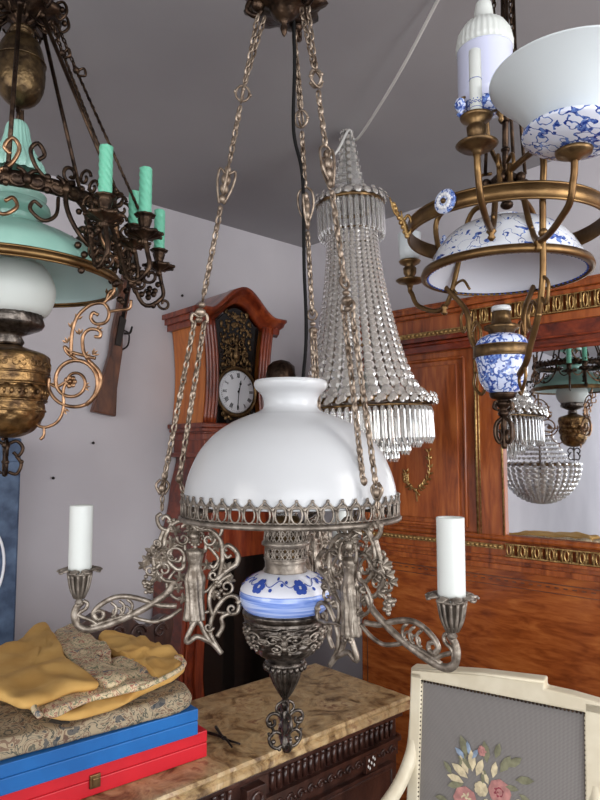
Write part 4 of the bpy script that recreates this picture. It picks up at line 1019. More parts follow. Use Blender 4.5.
# chains with ornaments
rh, zh = L2(366, 92); rh2, zh2 = L2(452, 112)
for i, a in enumerate(ARMS):
    d = Vector((cos(a), sin(a), 0)); side = Vector((-sin(a), cos(a), 0)); e0 = hooks[i]; O = Vector((LX, LY, 0))
    e1_ = O+d*rh+Vector((0, 0, zh)); e2_ = O+d*(rh2)+Vector((0, 0, zh2))
    Q = lambda t_: e0.lerp(e1_, t_)
    f = MB()
    chain(f, e0+side*.004, Q(.145)+side*.002); chain(f, e0-d*.012, Q(.145)-side*.002)
    kc = Q(.168); ax_ = (e1_-e0).normalized(); nn_ = side.cross(ax_)
    f.tube([kc+side*.0125*cos(t_)+ax_*.015*sin(t_) for t_ in [2*pi*j/14 for j in range(14)]], .0024, 6, True)
    f.tube([kc+nn_*.0115*cos(t_)+ax_*.014*sin(t_) for t_ in [2*pi*j/14 for j in range(14)]], .0022, 6, True)
    for t_ in range(4): f.sph(kc+(side if t_ % 2 else nn_)*.0125*(1 if t_ < 2 else -1), .0035, n=8, m=5)
    chain(f, Q(.195), Q(.31), .016, .0082, .0023); 
    for q, rr in ((.31, .004), (.33, .006), (.35, .0085), (.37, .0075), (.39, .006), (.41, .0045)): f.sph(Q(q), rr, (1, 1, 1.3), 10, 6)
    for s2 in (-1, 1):
        f.tube([Q(.31)+side*s2*.002, Q(.325)+side*s2*.014, Q(.355)+side*s2*.014, Q(.385)+side*s2*.004], .0022, 6, k=4)
        f.tube([Q(.34)+nn_*s2*.002, Q(.33)+nn_*s2*.013, Q(.36)+nn_*s2*.013, Q(.40)+nn_*s2*.004], .0022, 6, k=4)
    chain(f, Q(.41), Q(.585), .016, .0082, .0023)
    for t_ in (.45, .49, .53, .57, .215, .24, .27): f.sph(Q(t_), .0046, (1, 1, 1.5), 8, 5)
    f.tube([Q(.585)+side*.009*cos(t_)+ax_*.010*sin(t_) for t_ in [2*pi*j/12 for j in range(12)]], .0022, 6, True)
    for q, rr in ((.605, .006), (.62, .009), (.635, .006)): f.sph(Q(q), rr, (1, 1, .8), 10, 6)
    y0 = Q(.63)
    for s2 in (-1, 1): f.tube([y0, y0+d*s2*.010+Vector((0, 0, .006)), y0+d*s2*.013-Vector((0, 0, .004)), y0+d*s2*.008-Vector((0, 0, .010))], .0026, 6, k=4)
    o1, o2 = y0+d*.008-Vector((0, 0, .008)), y0-d*.008-Vector((0, 0, .008))
    E1 = e1_+Vector((0, 0, .035)); E2 = e1_-d*.026+Vector((0, 0, .05))
    for (p, q) in ((o1, E1), (o2, E2)):
        chain(f, p, q, .016, .0078, .0022)
        for t_ in (.1, .22, .34, .46, .58, .7, .82, .93): f.sph(p.lerp(q, t_), .0046, (1, 1, 1.4), 8, 5)
    for c_ in (E1, E2): f.sph(c_, .0065, (1, 1, 1.2), 10, 6)
    for s2 in (-1, 1): f.tube([E1+d*s2*.003+Vector((0, 0, .014)), E1+d*s2*.010+Vector((0, 0, .004)), E1+d*s2*.003-Vector((0, 0, .01))], .0022, 6, k=4)
    chain(f, E1, e1_, .013, .006, .0018); chain(f, E2, e2_, .013, .006, .0018)
    f.build('suspension_chain', M['chain_metal'], lamp)
f = MB(); f.tube([(LX+.012, LY+.01, ZC0+.02), (LX+.014, LY+.03, ZC0-.06), (LX+.012, LY+.07, ZC0-.16), (LX+.028, LY+.085, ZC0-.24), (LX+.031, LY+.10, ZC0-.40), (LX+.034, LY+.12, ZC0-.55), (LX+.01, LY+.02, zy(470)), (LX, LY, zy(520))], .0032, 6, k=8)
f.build('power_cord', M['black_cord'], lamp)

# ------------------------------------------------------------------ crystal chandelier
KY = 2.2; kx = at(364, 400, KY).x; ks = KY/F; 
def kz(py): return at(366, py, KY).z
KZ0 = kz(484)
kr = thing('crystal_chandelier', (kx, KY, KZ0), 'tall basket shaped crystal chandelier hanging in front of the mahogany panel', 'chandelier')
K0 = (kx, KY, 0)
def drop(mb, p, L, w, d=None):
    p = Vector(p); t_ = .7*w; vs = [p+Vector((0, 0, -L*.04))]
    ring_ = [(w*.45, t_*.45, -.0), (w, t_, -L*.12), (w, t_, -L*.82)]
    vs = []; fs = []
    for (a, b_, z) in ring_:
        for j in range(6): vs.append(p+Vector((a*cos(pi*j/3), b_*sin(pi*j/3), z)))
    vs.append(p+Vector((0, 0, -L))); 
    fs.append((5, 4, 3, 2, 1, 0))
    for r_ in range(2):
        for j in range(6): fs.append((r_*6+j, r_*6+(j+1) % 6, r_*6+6+(j+1) % 6, r_*6+6+j))
    for j in range(6): fs.append((12+j, 12+(j+1) % 6, 18))
    mb.add(vs, fs, False)
def disc(mb, p, r, nrm):
    p = Vector(p); nrm = Vector(nrm).normalized(); R = nrm.to_track_quat('Z', 'Y').to_matrix(); vs = []
    for (q, h) in ((.55, .32), (1, 0), (.55, -.32)):
        for j in range(8): vs.append(p+R @ Vector((r*q*cos(2*pi*j/8), r*q*sin(2*pi*j/8), r*h)))
    fs = [tuple(range(8)), tuple(range(23, 15, -1))]
    for k in range(2):
        for j in range(8): fs.append((k*8+j, k*8+(j+1) % 8, k*8+8+(j+1) % 8, k*8+8+j))
    mb.add(vs, fs, False)
Rb = .245; zring = kz(404); Rt = .088; zneck = kz(240); zcr = kz(205); Rc = .112
f = MB(); f.ring((kx, KY, zring), Rb, .006, 64, 8, .010); f.ring((kx, KY, zring-.02), Rb-.008, .004, 64, 6)
for k in range(6):
    a = pi*k/3; f.tube([cyl(K0, Rb, a, zring), cyl(K0, .1, a, zring-.01), cyl(K0, .012, a, zring)], .003, 5, k=4)
f.ring((kx, KY, zcr), Rc, .005, 48, 8, .008); f.ring((kx, KY, zneck+.02), Rt, .004, 40, 6)
f.tube([(kx, KY, KZ0+.03), (kx, KY, kz(110))], .006, 10)
for k in range(6):
    a = pi*k/3; f.tube([cyl(K0, Rt, a, zneck+.02), cyl(K0, Rc, a, zcr)], .002, 5); f.tube([cyl(K0, Rc, a, zcr), cyl(K0, .01, a, zcr+.05)], .002, 5)
f.build('brass_frame', M['brass_old'], kr)
NS = 30
for i in range(NS):                             # strands of graded beads
    a = 2*pi*i/NS; f = MB(); nb_ = 34; z = zneck+.02; t_ = 0; 
    prof_k = lambda u: (Rt+(Rb-Rt)*(.7*u**1.6+.3*u**14), zneck+.02+(zring-zneck-.02)*u)
    u = 0.0
    while u < 1.0:
        r, z = prof_k(u); br_ = r*pi/NS*1.0
        n_ = Vector((cos(a), sin(a), .25))
        disc(f, cyl(K0, r, a, z), br_, n_); u += 2*br_*.84/(zneck+.02-zring)/1.06
    f.build('bead_strand', M['crystal'], kr)
# inner lamp bodies seen through the beads, bottom tiers of prisms
cnt = 0
def drops(n, R, z, L, w, name='prism_drop', stuff=False):
    big = MB()
    for i in range(n):
        a = 2*pi*(i+.5*(int(R*1000) % 2))/n; m_ = big if stuff else MB(); drop(m_, cyl(K0, R, a, z), L, w)
        if not stuff: m_.build(name, M['clear_crystal'], kr)
    if stuff: o = big.build(name, M['clear_crystal'], kr); o['kind'] = 'stuff'
drops(34, Rc, zcr-.004, .125, .0078)
drops(66, Rb-.010, zring-.022, .125, .0095)
big = MB()
for (n, R, yy, L) in ((56, .195, 431, .12), (44, .155, 440, .11), (32, .115, 449, .10), (20, .070, 457, .09), (9, .028, 464, .08)):
    for i in range(n): drop(big, cyl(K0, R, 2*pi*i/n, kz(yy)+.03), L*.8, .0085)
o = big.build('inner_prism_tiers', M['clear_crystal'], kr); o['kind'] = 'stuff'
f = MB()
for (R, yy) in ((.195, 424), (.155, 433), (.115, 442), (.070, 450), (.028, 457)): f.ring((kx, KY, kz(yy)+.014), R, .0022, 40, 5)
for k in range(4):
    a = pi*k/2+.3; f.tube([cyl(K0, Rb-.008, a, zring-.02), cyl(K0, .195, a, kz(424)+.014), cyl(K0, .02, a, kz(457)+.014)], .0016, 5)
f.build('tier_frame', M['brass_old'], kr)
f = MB()                                        # rosette trim around both rings
for i in range(40):
    a = 2*pi*i/40
    for (da, dz, r_) in ((0, 0, .015), (.07, .012, .010), (-.05, -.010, .010)): disc(f, cyl(K0, Rb+.012, a+da, zring+.004+dz), r_, (cos(a), sin(a), .4))
f.build('crystal_rosettes', M['crystal'], kr); f = MB()
for i in range(22):
    a = 2*pi*i/22; disc(f, cyl(K0, Rc+.008, a, zcr+.012), .014, (cos(a), sin(a), .3)); disc(f, cyl(K0, Rc+.018, a+.14, zcr+.02), .009, (cos(a), sin(a), .9))
f.build('crystal_rosettes', M['crystal'], kr)
f = MB()                                        # glass dome and column at the top
f.lathe([(.11, zcr+.02), (.09, zcr+.035), (.06, zcr+.05), (.045, zcr+.06), (.048, zcr+.10), (.035, zcr+.15), (.028, zcr+.20), (.02, kz(130)), (.008, kz(118))], 24, K0)
f.build('glass_dome', M['clear_crystal'], kr)
f = MB()
for i in range(8):
    a = 2*pi*i/8
    for j in range(9): disc(f, cyl(K0, .012+.034*(j/9)**1.0+.006, a, kz(125)+(zcr+.06-kz(125))*j/9), .0085, (cos(a), sin(a), 0))
f.build('top_bead_strands', M['crystal'], kr)
for k in range(8):
    a = 2*pi*k/8+.2; f = MB(); f.lathe([(.009, 0), (.011, .03), (.011, .075), (.008, .09), (.0, .12)], 12, cyl(K0, .09, a, zring+.02)); f.build('light_bulb', M['frosted'], kr)
f = MB(); f.ring((kx, KY, kz(108)), .010, .0025, 16, 6, axis=(0, 1, 0)); f.tube([(kx, KY, kz(104)), (kx, KY, KZ0+1.9)], .002, 5)
f.build('hanging_wire', M['dark_iron'], kr)
kr.rotation_euler = (0, rad(-2.5), 0)
# fairy of the hanging wire: cut at the ceiling
cb = MB(); top_p = at(347, 150, KY)
c1_ = atz(352, 140, CEIL-.01) if False else None
pa = atz(440, -4, CEIL-.012); pb_ = at(356, 140, KY-.02)
cb.tube([atz(470, -60, CEIL-.01), pa, pa.lerp(pb_, .33)+Vector((0, 0, -.02)), pa.lerp(pb_, .66)+Vector((0, 0, -.02)), pb_, at(349, 130, KY-.05), at(338, 150, KY-.12), at(326, 163, KY-.16)], .0045, 6, k=6)
o = cb.build('electric_cable', M['white_cord']); tag(o, 'thin white electric cable running over the ceiling to the crystal chandelier', 'cable')

# ------------------------------------------------------------------ green lamp at the left
GY = 1.35; gx = at(12, 280, GY).x; gs = GY/F*.99
def gz(py, Y=GY): return at(12, py, Y).z
GZ0 = gz(476)
gl = thing('green_glass_lamp', (gx, GY, GZ0), 'brass hanging oil lamp with green glass shade and twisted green candles, at the left edge', 'lamp')
G0 = (gx, GY, 0)
def gp_(l): return [(r*gs, gz(y)) for r, y in l]
def sm2(l, k=5): return [(p.x, p.y) for p in catmull([(a, b, 0) for a, b in l], k)]
RS = 106*gs; zr = gz(279)
pr_ = sm2([(r*gs, zr+h) for r, h in ((24, .150), (22, .135), (22, .125), (32, .115), (60, .092), (88, .055), (103, .015), (106, 0))])
f = MB(); f.lathe(pr_, 72, G0, closed_ends=False); f.build('green_shade', M['green_glass'], gl)
f = MB(); f.lathe([(max(r-.003, .001), z-.002) for r, z in pr_], 72, G0, closed_ends=False); f.build('shade_lining', M['green_inner'], gl)
f = MB(); f.ring((gx, GY, zr-.002), RS+.003, .0055, 96, 8, .007); f.ring((gx, GY, zr+.008), RS+.001, .003, 96, 6); f.ring((gx, GY, zr-.010), RS, .0025, 96, 6); f.build('shade_rim', M['brass_band'], gl)
# neck cup and fluted smoke bell
f = MB(); zn = zr+.150
f.lathe(sm2([(22*gs, zn-.012), (34*gs, zn-.004), (35*gs, zn+.006), (33*gs, zn+.014), (30*gs, zn+.02), (31*gs, zn+.034), (27*gs, zn+.036), (20*gs, zn+.03)]), 48, G0, closed_ends=False); f.build('shade_collar', M['green_glass'], gl)
f = MB(); zbell = gz(170)
bp_ = sm2([(27*gs, gz(174)), (28*gs, gz(168)), (24*gs, gz(161)), (17*gs, gz(150)), (13*gs, gz(138)), (11*gs, gz(128)), (7*gs, gz(122)), (0, gz(121))])
f.lathe(bp_, 120, G0, closed_ends=False, rf=lambda a, z: 1+.045*sin(20*a)); f.build('smoke_bell', M['green_glass'], gl)
f = MB(); f.tube([(gx, GY, gz(122)), (gx, GY, gz(108))], .004, 8); 
for i in range(3): f.ring((gx, GY, gz(120-5*i)), .005, .0016, 12, 5, axis=(i % 2, (i+1) % 2, 0))
f.build('bell_hook', M['bronze_dark'], gl)
# egg counterweight
f = MB(); ep = sm2([(3, 108), (12, 104), (20, 96), (24, 84), (24.5, 70), (23, 56), (19, 45), (13, 38), (10, 35), (12, 32), (11, 29), (4, 28)]); f.lathe([(r*gs, gz(y)) for r, y in ep], 60, (gx+.002, GY, 0), rf=lambda a, z: 1+(.012*sin(14*a)*sin(z*300) if z < gz(66) else .004*sin(11*a+z*200)))
f.ring((gx+.002, GY, gz(63)), 24.6*gs, .002, 60, 6); f.ring((gx+.002, GY, gz(36)), 10.5*gs, .002, 40, 6); f.build('egg_counterweight', M['brass_hammered'], gl)
# canopy
f = MB(); f.lathe([(0, gz(34)), (.01, gz(32)), (.014, gz(26)), (.03, gz(22)), (.03, gz(18)), (.08, gz(14)), (.084, gz(8)), (.06, gz(2)), (.07, gz(-6)), (.04, gz(-16)), (.015, gz(-26)), (.012, CEIL-.02), (.05, CEIL-.015), (.055, CEIL)], 60, G0, rf=lambda a, z: 1+(.08*cos(8*a) if gz(30) > 0 and z < gz(-20) else 0)); f.build('canopy', M['bronze_dark'], gl)
f = MB(); rnd = random.Random(4)
for k in range(12):
    a = 2*pi*k/12; P = lambda r, y: cyl(G0, r, a, gz(y))
    f.tube([P(.06, 8), P(.09, 2), P(.10, 12), P(.085, 20), P(.075, 14)], .0035, 6, k=5); f.tube([P(.03, 20), P(.05, 26), (P(.065, 20))], .003, 6, k=4); f.sph(P(.09, 10), .007, n=8, m=5)
f.build('canopy_scrolls', M['bronze_dark'], gl)
# crown band with scrolls around the shade
zb_r = gz(215); RB = .205
f = MB(); f.ring((gx, GY, zb_r), RB, .008, 80, 6, .017)
NBs = 18
for i in range(NBs):
    a0 = 2*pi*i/NBs; wa = 2*pi/NBs
    for sg in (-1, 1):
        f.tube([cyl(G0, RB+.004, a0+sg*wa*.25+sg*p[0]/RB, zb_r+p[1]) for p in spiral((0, .0), .021, .005, 90, 500, 16)], .0042, 6)
    f.sph(cyl(G0, RB+.006, a0, zb_r), .010, (1, 1, 1.2), 8, 6); f.sph(cyl(G0, RB+.004, a0+wa/2, zb_r+.014), .007, n=8, m=5); f.sph(cyl(G0, RB+.004, a0+wa/2, zb_r-.012), .007, n=8, m=5)
f.build('ornate_crown_band', M['bronze_dark'], gl)
def scr(mb, a, base_r, pts, r, **k):            # pts in (radius offset px, image y)
    mb.tube([cyl(G0, base_r+p[0]*gs, a, gz(p[1])) for p in pts], r, 6, k=6, **k)
def Cm(a0, u, y):                               # u px along the rim, y image row; leans from band to rim
    t_ = min(1.15, max(-.6, (y-215)/47)); r = RB+(RS+.010-RB)*max(0, t_); return cyl(G0, r+.004, a0+u*gs/r, gz(215)-(gz(215)-zr)*(y-215)/62)
for i in range(8):
    a0 = rad(-84+45*i); f = MB(); sg = 1 if i % 2 else -1
    f.tube([Cm(a0, sg*p[0], p[1]) for p in [(0, 208), (-3, 228), (2, 246), (16, 262), (36, 264), (48, 252), (50, 238)]], .0044, 7, k=6, taper=(1.2, .8))
    f.tube([Cm(a0, sg*p[0], p[1]) for p in spiral((26, 247), 10, 2, 200, -300, 18)], .0036, 6)
    f.tube([Cm(a0, sg*p[0], p[1]) for p in spiral((3, 200), 9, 2, 60, 480, 18)], .0040, 6)
    f.tube([Cm(a0, sg*p[0], p[1]) for p in [(-8, 214), (-26, 206), (-34, 190), (-28, 182), (-22, 190), (-27, 196)]], .0042, 7, k=6)
    f.tube([Cm(a0, sg*p[0], p[1]) for p in [(-10, 225), (-14, 242), (-26, 250), (-36, 242), (-32, 234), (-26, 238)]], .0038, 6, k=6)
    for q in ((-4, 216), (10, 232), (30, 262), (-18, 212)): f.sph(Cm(a0, sg*q[0], q[1]), .0065, (1, 1, 1), 7, 5)
    f.build('scroll_bracket', M['bronze_dark'] if i % 2 else M['copper_scroll'], gl)
for k, a in enumerate((rad(-10), rad(-70), rad(-130), rad(50), rad(110), rad(170))):   # rods
    f = MB(); d = Vector((cos(a), sin(a), 0)); p0 = Vector((gx, GY, gz(18)))+d*.05; p1 = Vector((gx, GY, gz(200)))+d*(RB-.03 if k != 0 else RB+.03)
    f.tube([p0, p1], .0048, 8); f.sph(p0, .009); f.sph(p1, .008); f.tube([p1, p1+d*.014-Vector((0, 0, .006)), p1+d*.012-Vector((0, 0, .026)), p1-d*.006-Vector((0, 0, .03)), p1-d*.010-Vector((0, 0, .014))], .0034, 6, k=5)
    f.build('suspension_rod', M['bronze_dark'], gl)
for k, a in enumerate((rad(-22), rad(8), rad(150))):
    f = MB(); d = Vector((cos(a), sin(a), 0)); p0 = Vector((gx, GY, gz(30)))+d*.085; p1 = Vector((gx, GY, gz(66)))+d*.12; p2 = Vector((gx, GY, gz(206)))+d*(RB+.06)
    chain(f, p0, p1, .014, .007, .002); f.sph(p1, .008); f.tube([p1+d*.004, p1+d*.016+Vector((0, 0, .006)), p1+d*.02-Vector((0, 0, .010)), p1+d*.006-Vector((0, 0, .012))], .003, 6, k=4)
    f.tube([p1, p2], .0028, 6); chain(f, p1, p2, .012, .006, .0016); f.build('chain', M['bronze_dark'], gl)
# candle arms
def gcandle(ox, oy, zc0, h, yaw_):
    x, y = gx+ox, GY+oy; C_ = (x, y, 0)
    a = math.atan2(oy, ox); rr = math.hypot(ox, oy)
    am = MB(); P = lambda r, z: cyl(G0, r, a, z)
    am.tube([P(RB, zb_r-.01), P(RB+.03, zb_r-.05), P((RB+rr)/2+.02, zc0-.13), P(rr+.01, zc0-.11), P(rr+.006, zc0-.07), P(rr, zc0-.045)], .0052, 8, k=6)
    for c_, r_, t0, t1 in (((RB+.035, zb_r-.03), .022, 90, 500), (((RB+rr)/2+.01, zc0-.095), .018, 0, -400), ((rr+.015, zc0-.125), .016, 180, 560), ((RB+.02, zb_r+.03), .018, 0, 400), ((RB+.045, zb_r+.005), .016, 0, 400), (((RB+rr)/2, zc0-.06), .02, 40, 460)): am.tube([P(*p) for p in spiral(c_, r_, .004, t0, t1, 18)], .0034, 6)
    for q in range(16): am.sph(P(RB+(rr-RB)*rnd.random(), zc0-.04-.1*rnd.random()), .0075, (1, .7, 1), 7, 5)
    ao = am.build('candle_arm', M['bronze_dark'], gl)
    cu = MB(); cu.lathe([(.004, zc0-.060), (.008, zc0-.055), (.006, zc0-.048), (.030, zc0-.040), (.036, zc0-.034), (.030, zc0-.031), (.012, zc0-.030), (.010, zc0-.022), (.0145, zc0-.008), (.012, zc0-.002), (.020, zc0+.001), (.0215, zc0+.004), (.018, zc0+.006), (.011, zc0+.005)], 48, C_, rf=lambda t_, z: 1+(.09*cos(9*t_) if z < zc0-.029 else .05*cos(9*t_)))
    for q in range(9): cu.sph(cyl(C_, .036, 2*pi*q/9, zc0-.036), .0045, n=6, m=4)
    cu.build('candle_cup', M['bronze_dark'], ao)
    cd_ = MB(); nn = 36; hh = [zc0+.002+h*i/70 for i in range(71)]
    cd_.lathe([(.0, hh[0])]+[(.0128, z) for z in hh]+[(.0118, hh[-1]+.001), (.004, hh[-1]+.0015), (0, hh[-1])], nn, C_, rf=lambda t_, z: 1+.05*sin(6*t_+z*400))
    cd_.build('twisted_candle', M['green_candle'], ao)
def coff(px, py, Y): p = at(px, py, Y); return p.x-gx, Y-GY, p.z
for (px, py, Y, h) in ((105, 198, 1.20, .100), (145, 217, 1.28, .100), (159, 252, 1.51, .100), (134, 228, 1.40, .08)):
    ox, oy, z = coff(px, py, Y); gcandle(ox, oy, z, h, 0); 
    if h > .09: gcandle(-ox, oy, z, h, 0)
# frosted globe, burner, urn font
f = MB(); f.lathe(sm2([(26*gs, gz(318)), (36*gs, gz(312)), (42*gs, gz(298)), (42*gs, gz(284)), (34*gs, gz(268)), (24*gs, gz(262)), (22*gs, gz(256))]), 56, G0, closed_ends=False); f.build('frosted_globe', M['frosted'], gl)
f = MB(); f.lathe([(12*gs, gz(346)), (14*gs, gz(342)), (11*gs, gz(336)), (18*gs, gz(333)), (30*gs, gz(328)), (33*gs, gz(324)), (31*gs, gz(318)), (32*gs, gz(313)), (27*gs, gz(311)), (10*gs, gz(311))], 56, G0, rf=lambda a, z: 1+.012*cos(24*a)); f.build('burner_gallery', M['pewter_dark'], gl)
f = MB(); f.lathe(sm2([(12*gs, gz(346)), (20*gs, gz(349)), (35*gs, gz(354)), (39*gs, gz(359)), (39.5*gs, gz(372)), (38*gs, gz(375)), (38.5*gs, gz(383)), (36*gs, gz(386)), (38*gs, gz(391)), (37*gs, gz(399)), (35*gs, gz(402)), (36*gs, gz(410)), (33*gs, gz(420)), (26*gs, gz(430)), (15*gs, gz(436)), (6*gs, gz(438))], 4), 140, G0, rf=lambda a, z: 1+(.016*sin(16*a)*sin((z-gz(366))*260) if z > gz(373) else (.022*sin(20*a) if gz(401) < z < gz(386) else (.02*sin(12*a+2*sin(z*200)) if z < gz(409) else 0))))
for yy, rr in ((374, 39), (385, 38.4), (401, 37), (411, 36)): f.ring((gx, GY, gz(yy)), rr*gs, .0026, 72, 6)
for i in range(36): f.sph(cyl(G0, 37.8*gs, 2*pi*i/36, gz(393)), .0042, (1, 1, 1.6), 6, 4)
for i in range(14):
    a = 2*pi*i/14
    for sg in (-1, 1): f.tube([cyl(G0, 39.6*gs, a+sg*p[0]*10, gz(365)+p[1]) for p in spiral((.010, 0), .010, .002, 180, 520, 12)], .0016, 5)
f.build('embossed_urn', M['brass_urn'], gl)
f = MB(); f.tube([(gx, GY, gz(438)), (gx, GY, gz(474))], .004, 8); f.sph((gx, GY, gz(445)), .009); f.sph((gx, GY, gz(474)), .006)
for k in range(4):
    a = rad(30+90*k); scr(f, a, 0, [(2, 444), (10, 441), (16, 448), (12, 456), (7, 452)], .0036); scr(f, a, 0, [(10, 456), (15, 464), (11, 474), (3, 472)], .0036); f.sph(cyl(G0, 15*gs, a, gz(462)), .005)
f.build('finial', M['bronze_dark'], gl)
# three large scrolled side arms between rim and urn
def LX2(cx, cy): return ((cx/3-12)*gs*1.0, gz(240+cy/3))
ga = None
for k in range(3):
    a = rad(0+120*k)
    if ga is None:
        f = MB()
        def S2(pts, r, **kw): f.tube([(LX2(*p)[0], 0, LX2(*p)[1]) for p in pts], r, 7, k=6, **kw)
        S2([(160, 430), (185, 440), (215, 425), (205, 450), (207, 505), (190, 545), (150, 562), (118, 545), (112, 520), (130, 515)], .0034)
        S2([(150, 562), (150, 585), (140, 598), (150, 590)], .003)
        f.tube([(LX2(*p)[0], 0, LX2(*p)[1]) for p in spiral((235, 425), 80, 14, 60, -560, 46)], .0042, 7, taper=(1.2, .7))
        S2([(275, 356), (315, 400), (312, 450), (280, 490), (235, 500), (190, 485), (162, 450), (160, 412)], .0040)
        S2([(275, 356), (262, 330), (260, 290), (280, 268), (310, 272), (312, 290), (296, 290)], .0040)
        S2([(225, 350), (225, 300), (230, 260), (245, 225), (280, 195), (320, 190), (338, 215), (330, 245), (300, 252), (283, 235), (290, 218), (305, 225)], .0040)
        S2([(245, 360), (215, 340), (205, 320), (225, 335), (260, 345), (300, 355)], .0038)
        S2([(320, 190), (340, 170), (352, 150), (335, 160), (330, 180)], .0036); S2([(338, 215), (370, 210), (400, 205), (405, 180)], .0036)
        S2([(345, 165), (352, 150), (350, 135), (345, 120)], .004)
        for c_, s0 in (((225, 425), 0), ):
            for i in range(7):
                an = 2*pi*i/7; x, z = LX2(*c_); f.sph((x+.009*cos(an), 0, z+.009*sin(an)), .0058, (1, .5, 1), 8, 5)
            f.sph((x, -.003, z), .005)
        for (cx, cy, an) in ((240, 345, 200), (265, 350, 20), (290, 345, 40), (225, 265, 90), (205, 505, -60), (215, 310, 120), (300, 270, 20), (190, 430, 180), (265, 440, 0), (250, 285, 100), (330, 165, 60), (240, 240, 70)):
            x, z = LX2(cx, cy)
            for s3 in (-1, 0, 1):
                q = rad(an+35*s3); L = .016; f.add([(x, -.002, z), (x+L*.5*cos(q+.4), 0, z+L*.5*sin(q+.4)), (x+L*cos(q), .001, z+L*sin(q)), (x+L*.5*cos(q-.4), 0, z+L*.5*sin(q-.4)), (x+L*.5*cos(q), .004, z+L*.5*sin(q))], [(0, 1, 2, 3), (0, 1, 4), (1, 2, 4), (2, 3, 4), (3, 0, 4)])
        f.v = [Vector(p)-Vector((0, 0, GZ0)) for p in f.v]
        ga = f.build('side_scroll', M['copper_scroll'], gl, local=True); ga.rotation_euler = (0, 0, a)
    else: dup(ga, gl, a)

# ------------------------------------------------------------------ blue and white lamp at the right
BY = 1.35; bx_ = at(505, 275, BY).x; bs = BY/F*.99
def bz(py, Y=BY): return at(505, py, Y).z
BZ0 = bz(450)
bw = thing('blue_white_lamp', (bx_, BY, BZ0), 'brass hanging lamp with blue and white painted china shade, at the upper right', 'lamp')
B0 = (bx_, BY, 0)
zd = bz(273); RD = 82*bs
pr_ = sm2([(r*bs, zd+h) for r, h in ((20, .120), (20, .112), (34, .106), (52, .090), (66, .060), (76, .025), (82, 0))])
f = MB(); f.lathe(pr_, 72, B0, closed_ends=False); f.build('painted_china_shade', M['delft_sparse'], bw)
f = MB(); f.lathe([(max(r-.003, .001), z-.002) for r, z in pr_], 72, B0, closed_ends=False); f.build('shade_lining', M['porcelain_white'], bw)
f = MB(); f.lathe([(RD+.001, zd-.008), (RD+.006, zd-.007), (RD+.007, zd), (RD+.004, zd+.008), (RD-.002, zd+.010), (RD-.001, zd-.004), (RD-.006, zd-.008), (RD+.001, zd-.008)], 96, B0, closed_ends=False); f.build('brass_rim', M['brass_band'], bw)
f = MB()
for i in range(80): f.sph(cyl(B0, RD-.008, 2*pi*i/80, zd-.006), .003, (1, 1, .6), 6, 4)
f.build('blue_dotted_edge', M['cobalt'], bw, label='small blue dots along the shade edge')
# large flat ring with daisies
zR = bz(228); RR2 = 96*bs
f = MB(); f.lathe([(RR2, zR-.015), (RR2+.005, zR-.015), (RR2+.005, zR+.015), (RR2, zR+.015), (RR2, zR-.015)], 96, B0, closed_ends=False)
f.ring((bx_, BY, zR-.015), RR2+.003, .003, 96, 6); f.ring((bx_, BY, zR+.015), RR2+.003, .003, 96, 6)
f.build('brass_ring', M['brass_band'], bw)
for k, a in enumerate((rad(-139), rad(-19), rad(101))):
    f = MB(); c_ = Vector(cyl(B0, RR2+.010, a, zR+.004)); d = Vector((cos(a), sin(a), 0)); s2 = Vector((-sin(a), cos(a), 0))
    f.lathe([(0, -.004), (.024, -.004), (.0245, 0), (.022, .003), (0, .003)], 32, c_, axis=d); f.cur = 1
    for q in range(14):
        t_ = 2*pi*q/14; f.sph(c_+d*.003+s2*.0135*cos(t_)+Vector((0, 0, .0135*sin(t_))), .0042, (1, 1, 1), 8, 5)
    f.cur = 2; f.sph(c_+d*.005, .0055, n=10, m=6)
    f.build('daisy_medallion', [M['delft_dense'], M['enamel'], M['brass_old']], bw, label='white daisy in a blue disc')
for k, a in enumerate((rad(-8), rad(112))):
    f = MB(); f.lathe([(0, -.022), (.006, -.018), (.004, -.014), (.014, -.006), (.016, .004), (.011, .014), (.004, .018), (.005, .022), (0, .026)], 20, cyl(B0, RR2+.02, a, zR+.03)); f.build('china_bead', M['delft_dense'], bw)
f = MB()                                         # gilt leaf finial at the left end of the ring
p = at(407, 236, 1.33)
for (dx_, dz_) in ((-.036, .085), (-.024, .07), (-.012, .055)):
    f.tube([p, p+Vector((-.006, 0, .03)), p+Vector((dx_*.7, 0, dz_*.6)), p+Vector((dx_, .0, dz_))], .0042, 6, k=5, taper=(1.3, .4))
f.tube([p, p+Vector((.012, 0, .02)), p+Vector((.004, 0, .045)), p+Vector((-.006, 0, .035))], .0034, 6, k=5)
f.tube([p, Vector(cyl(B0, RR2+.003, rad(176), zR))], .0045, 6)
for i in range(8): f.sph(p+Vector((-.004*i, .002*(i % 2), .010*i)), .006, (1, .8, 1), 7, 5)
f.build('gilt_leaf', M['gilt'], bw)
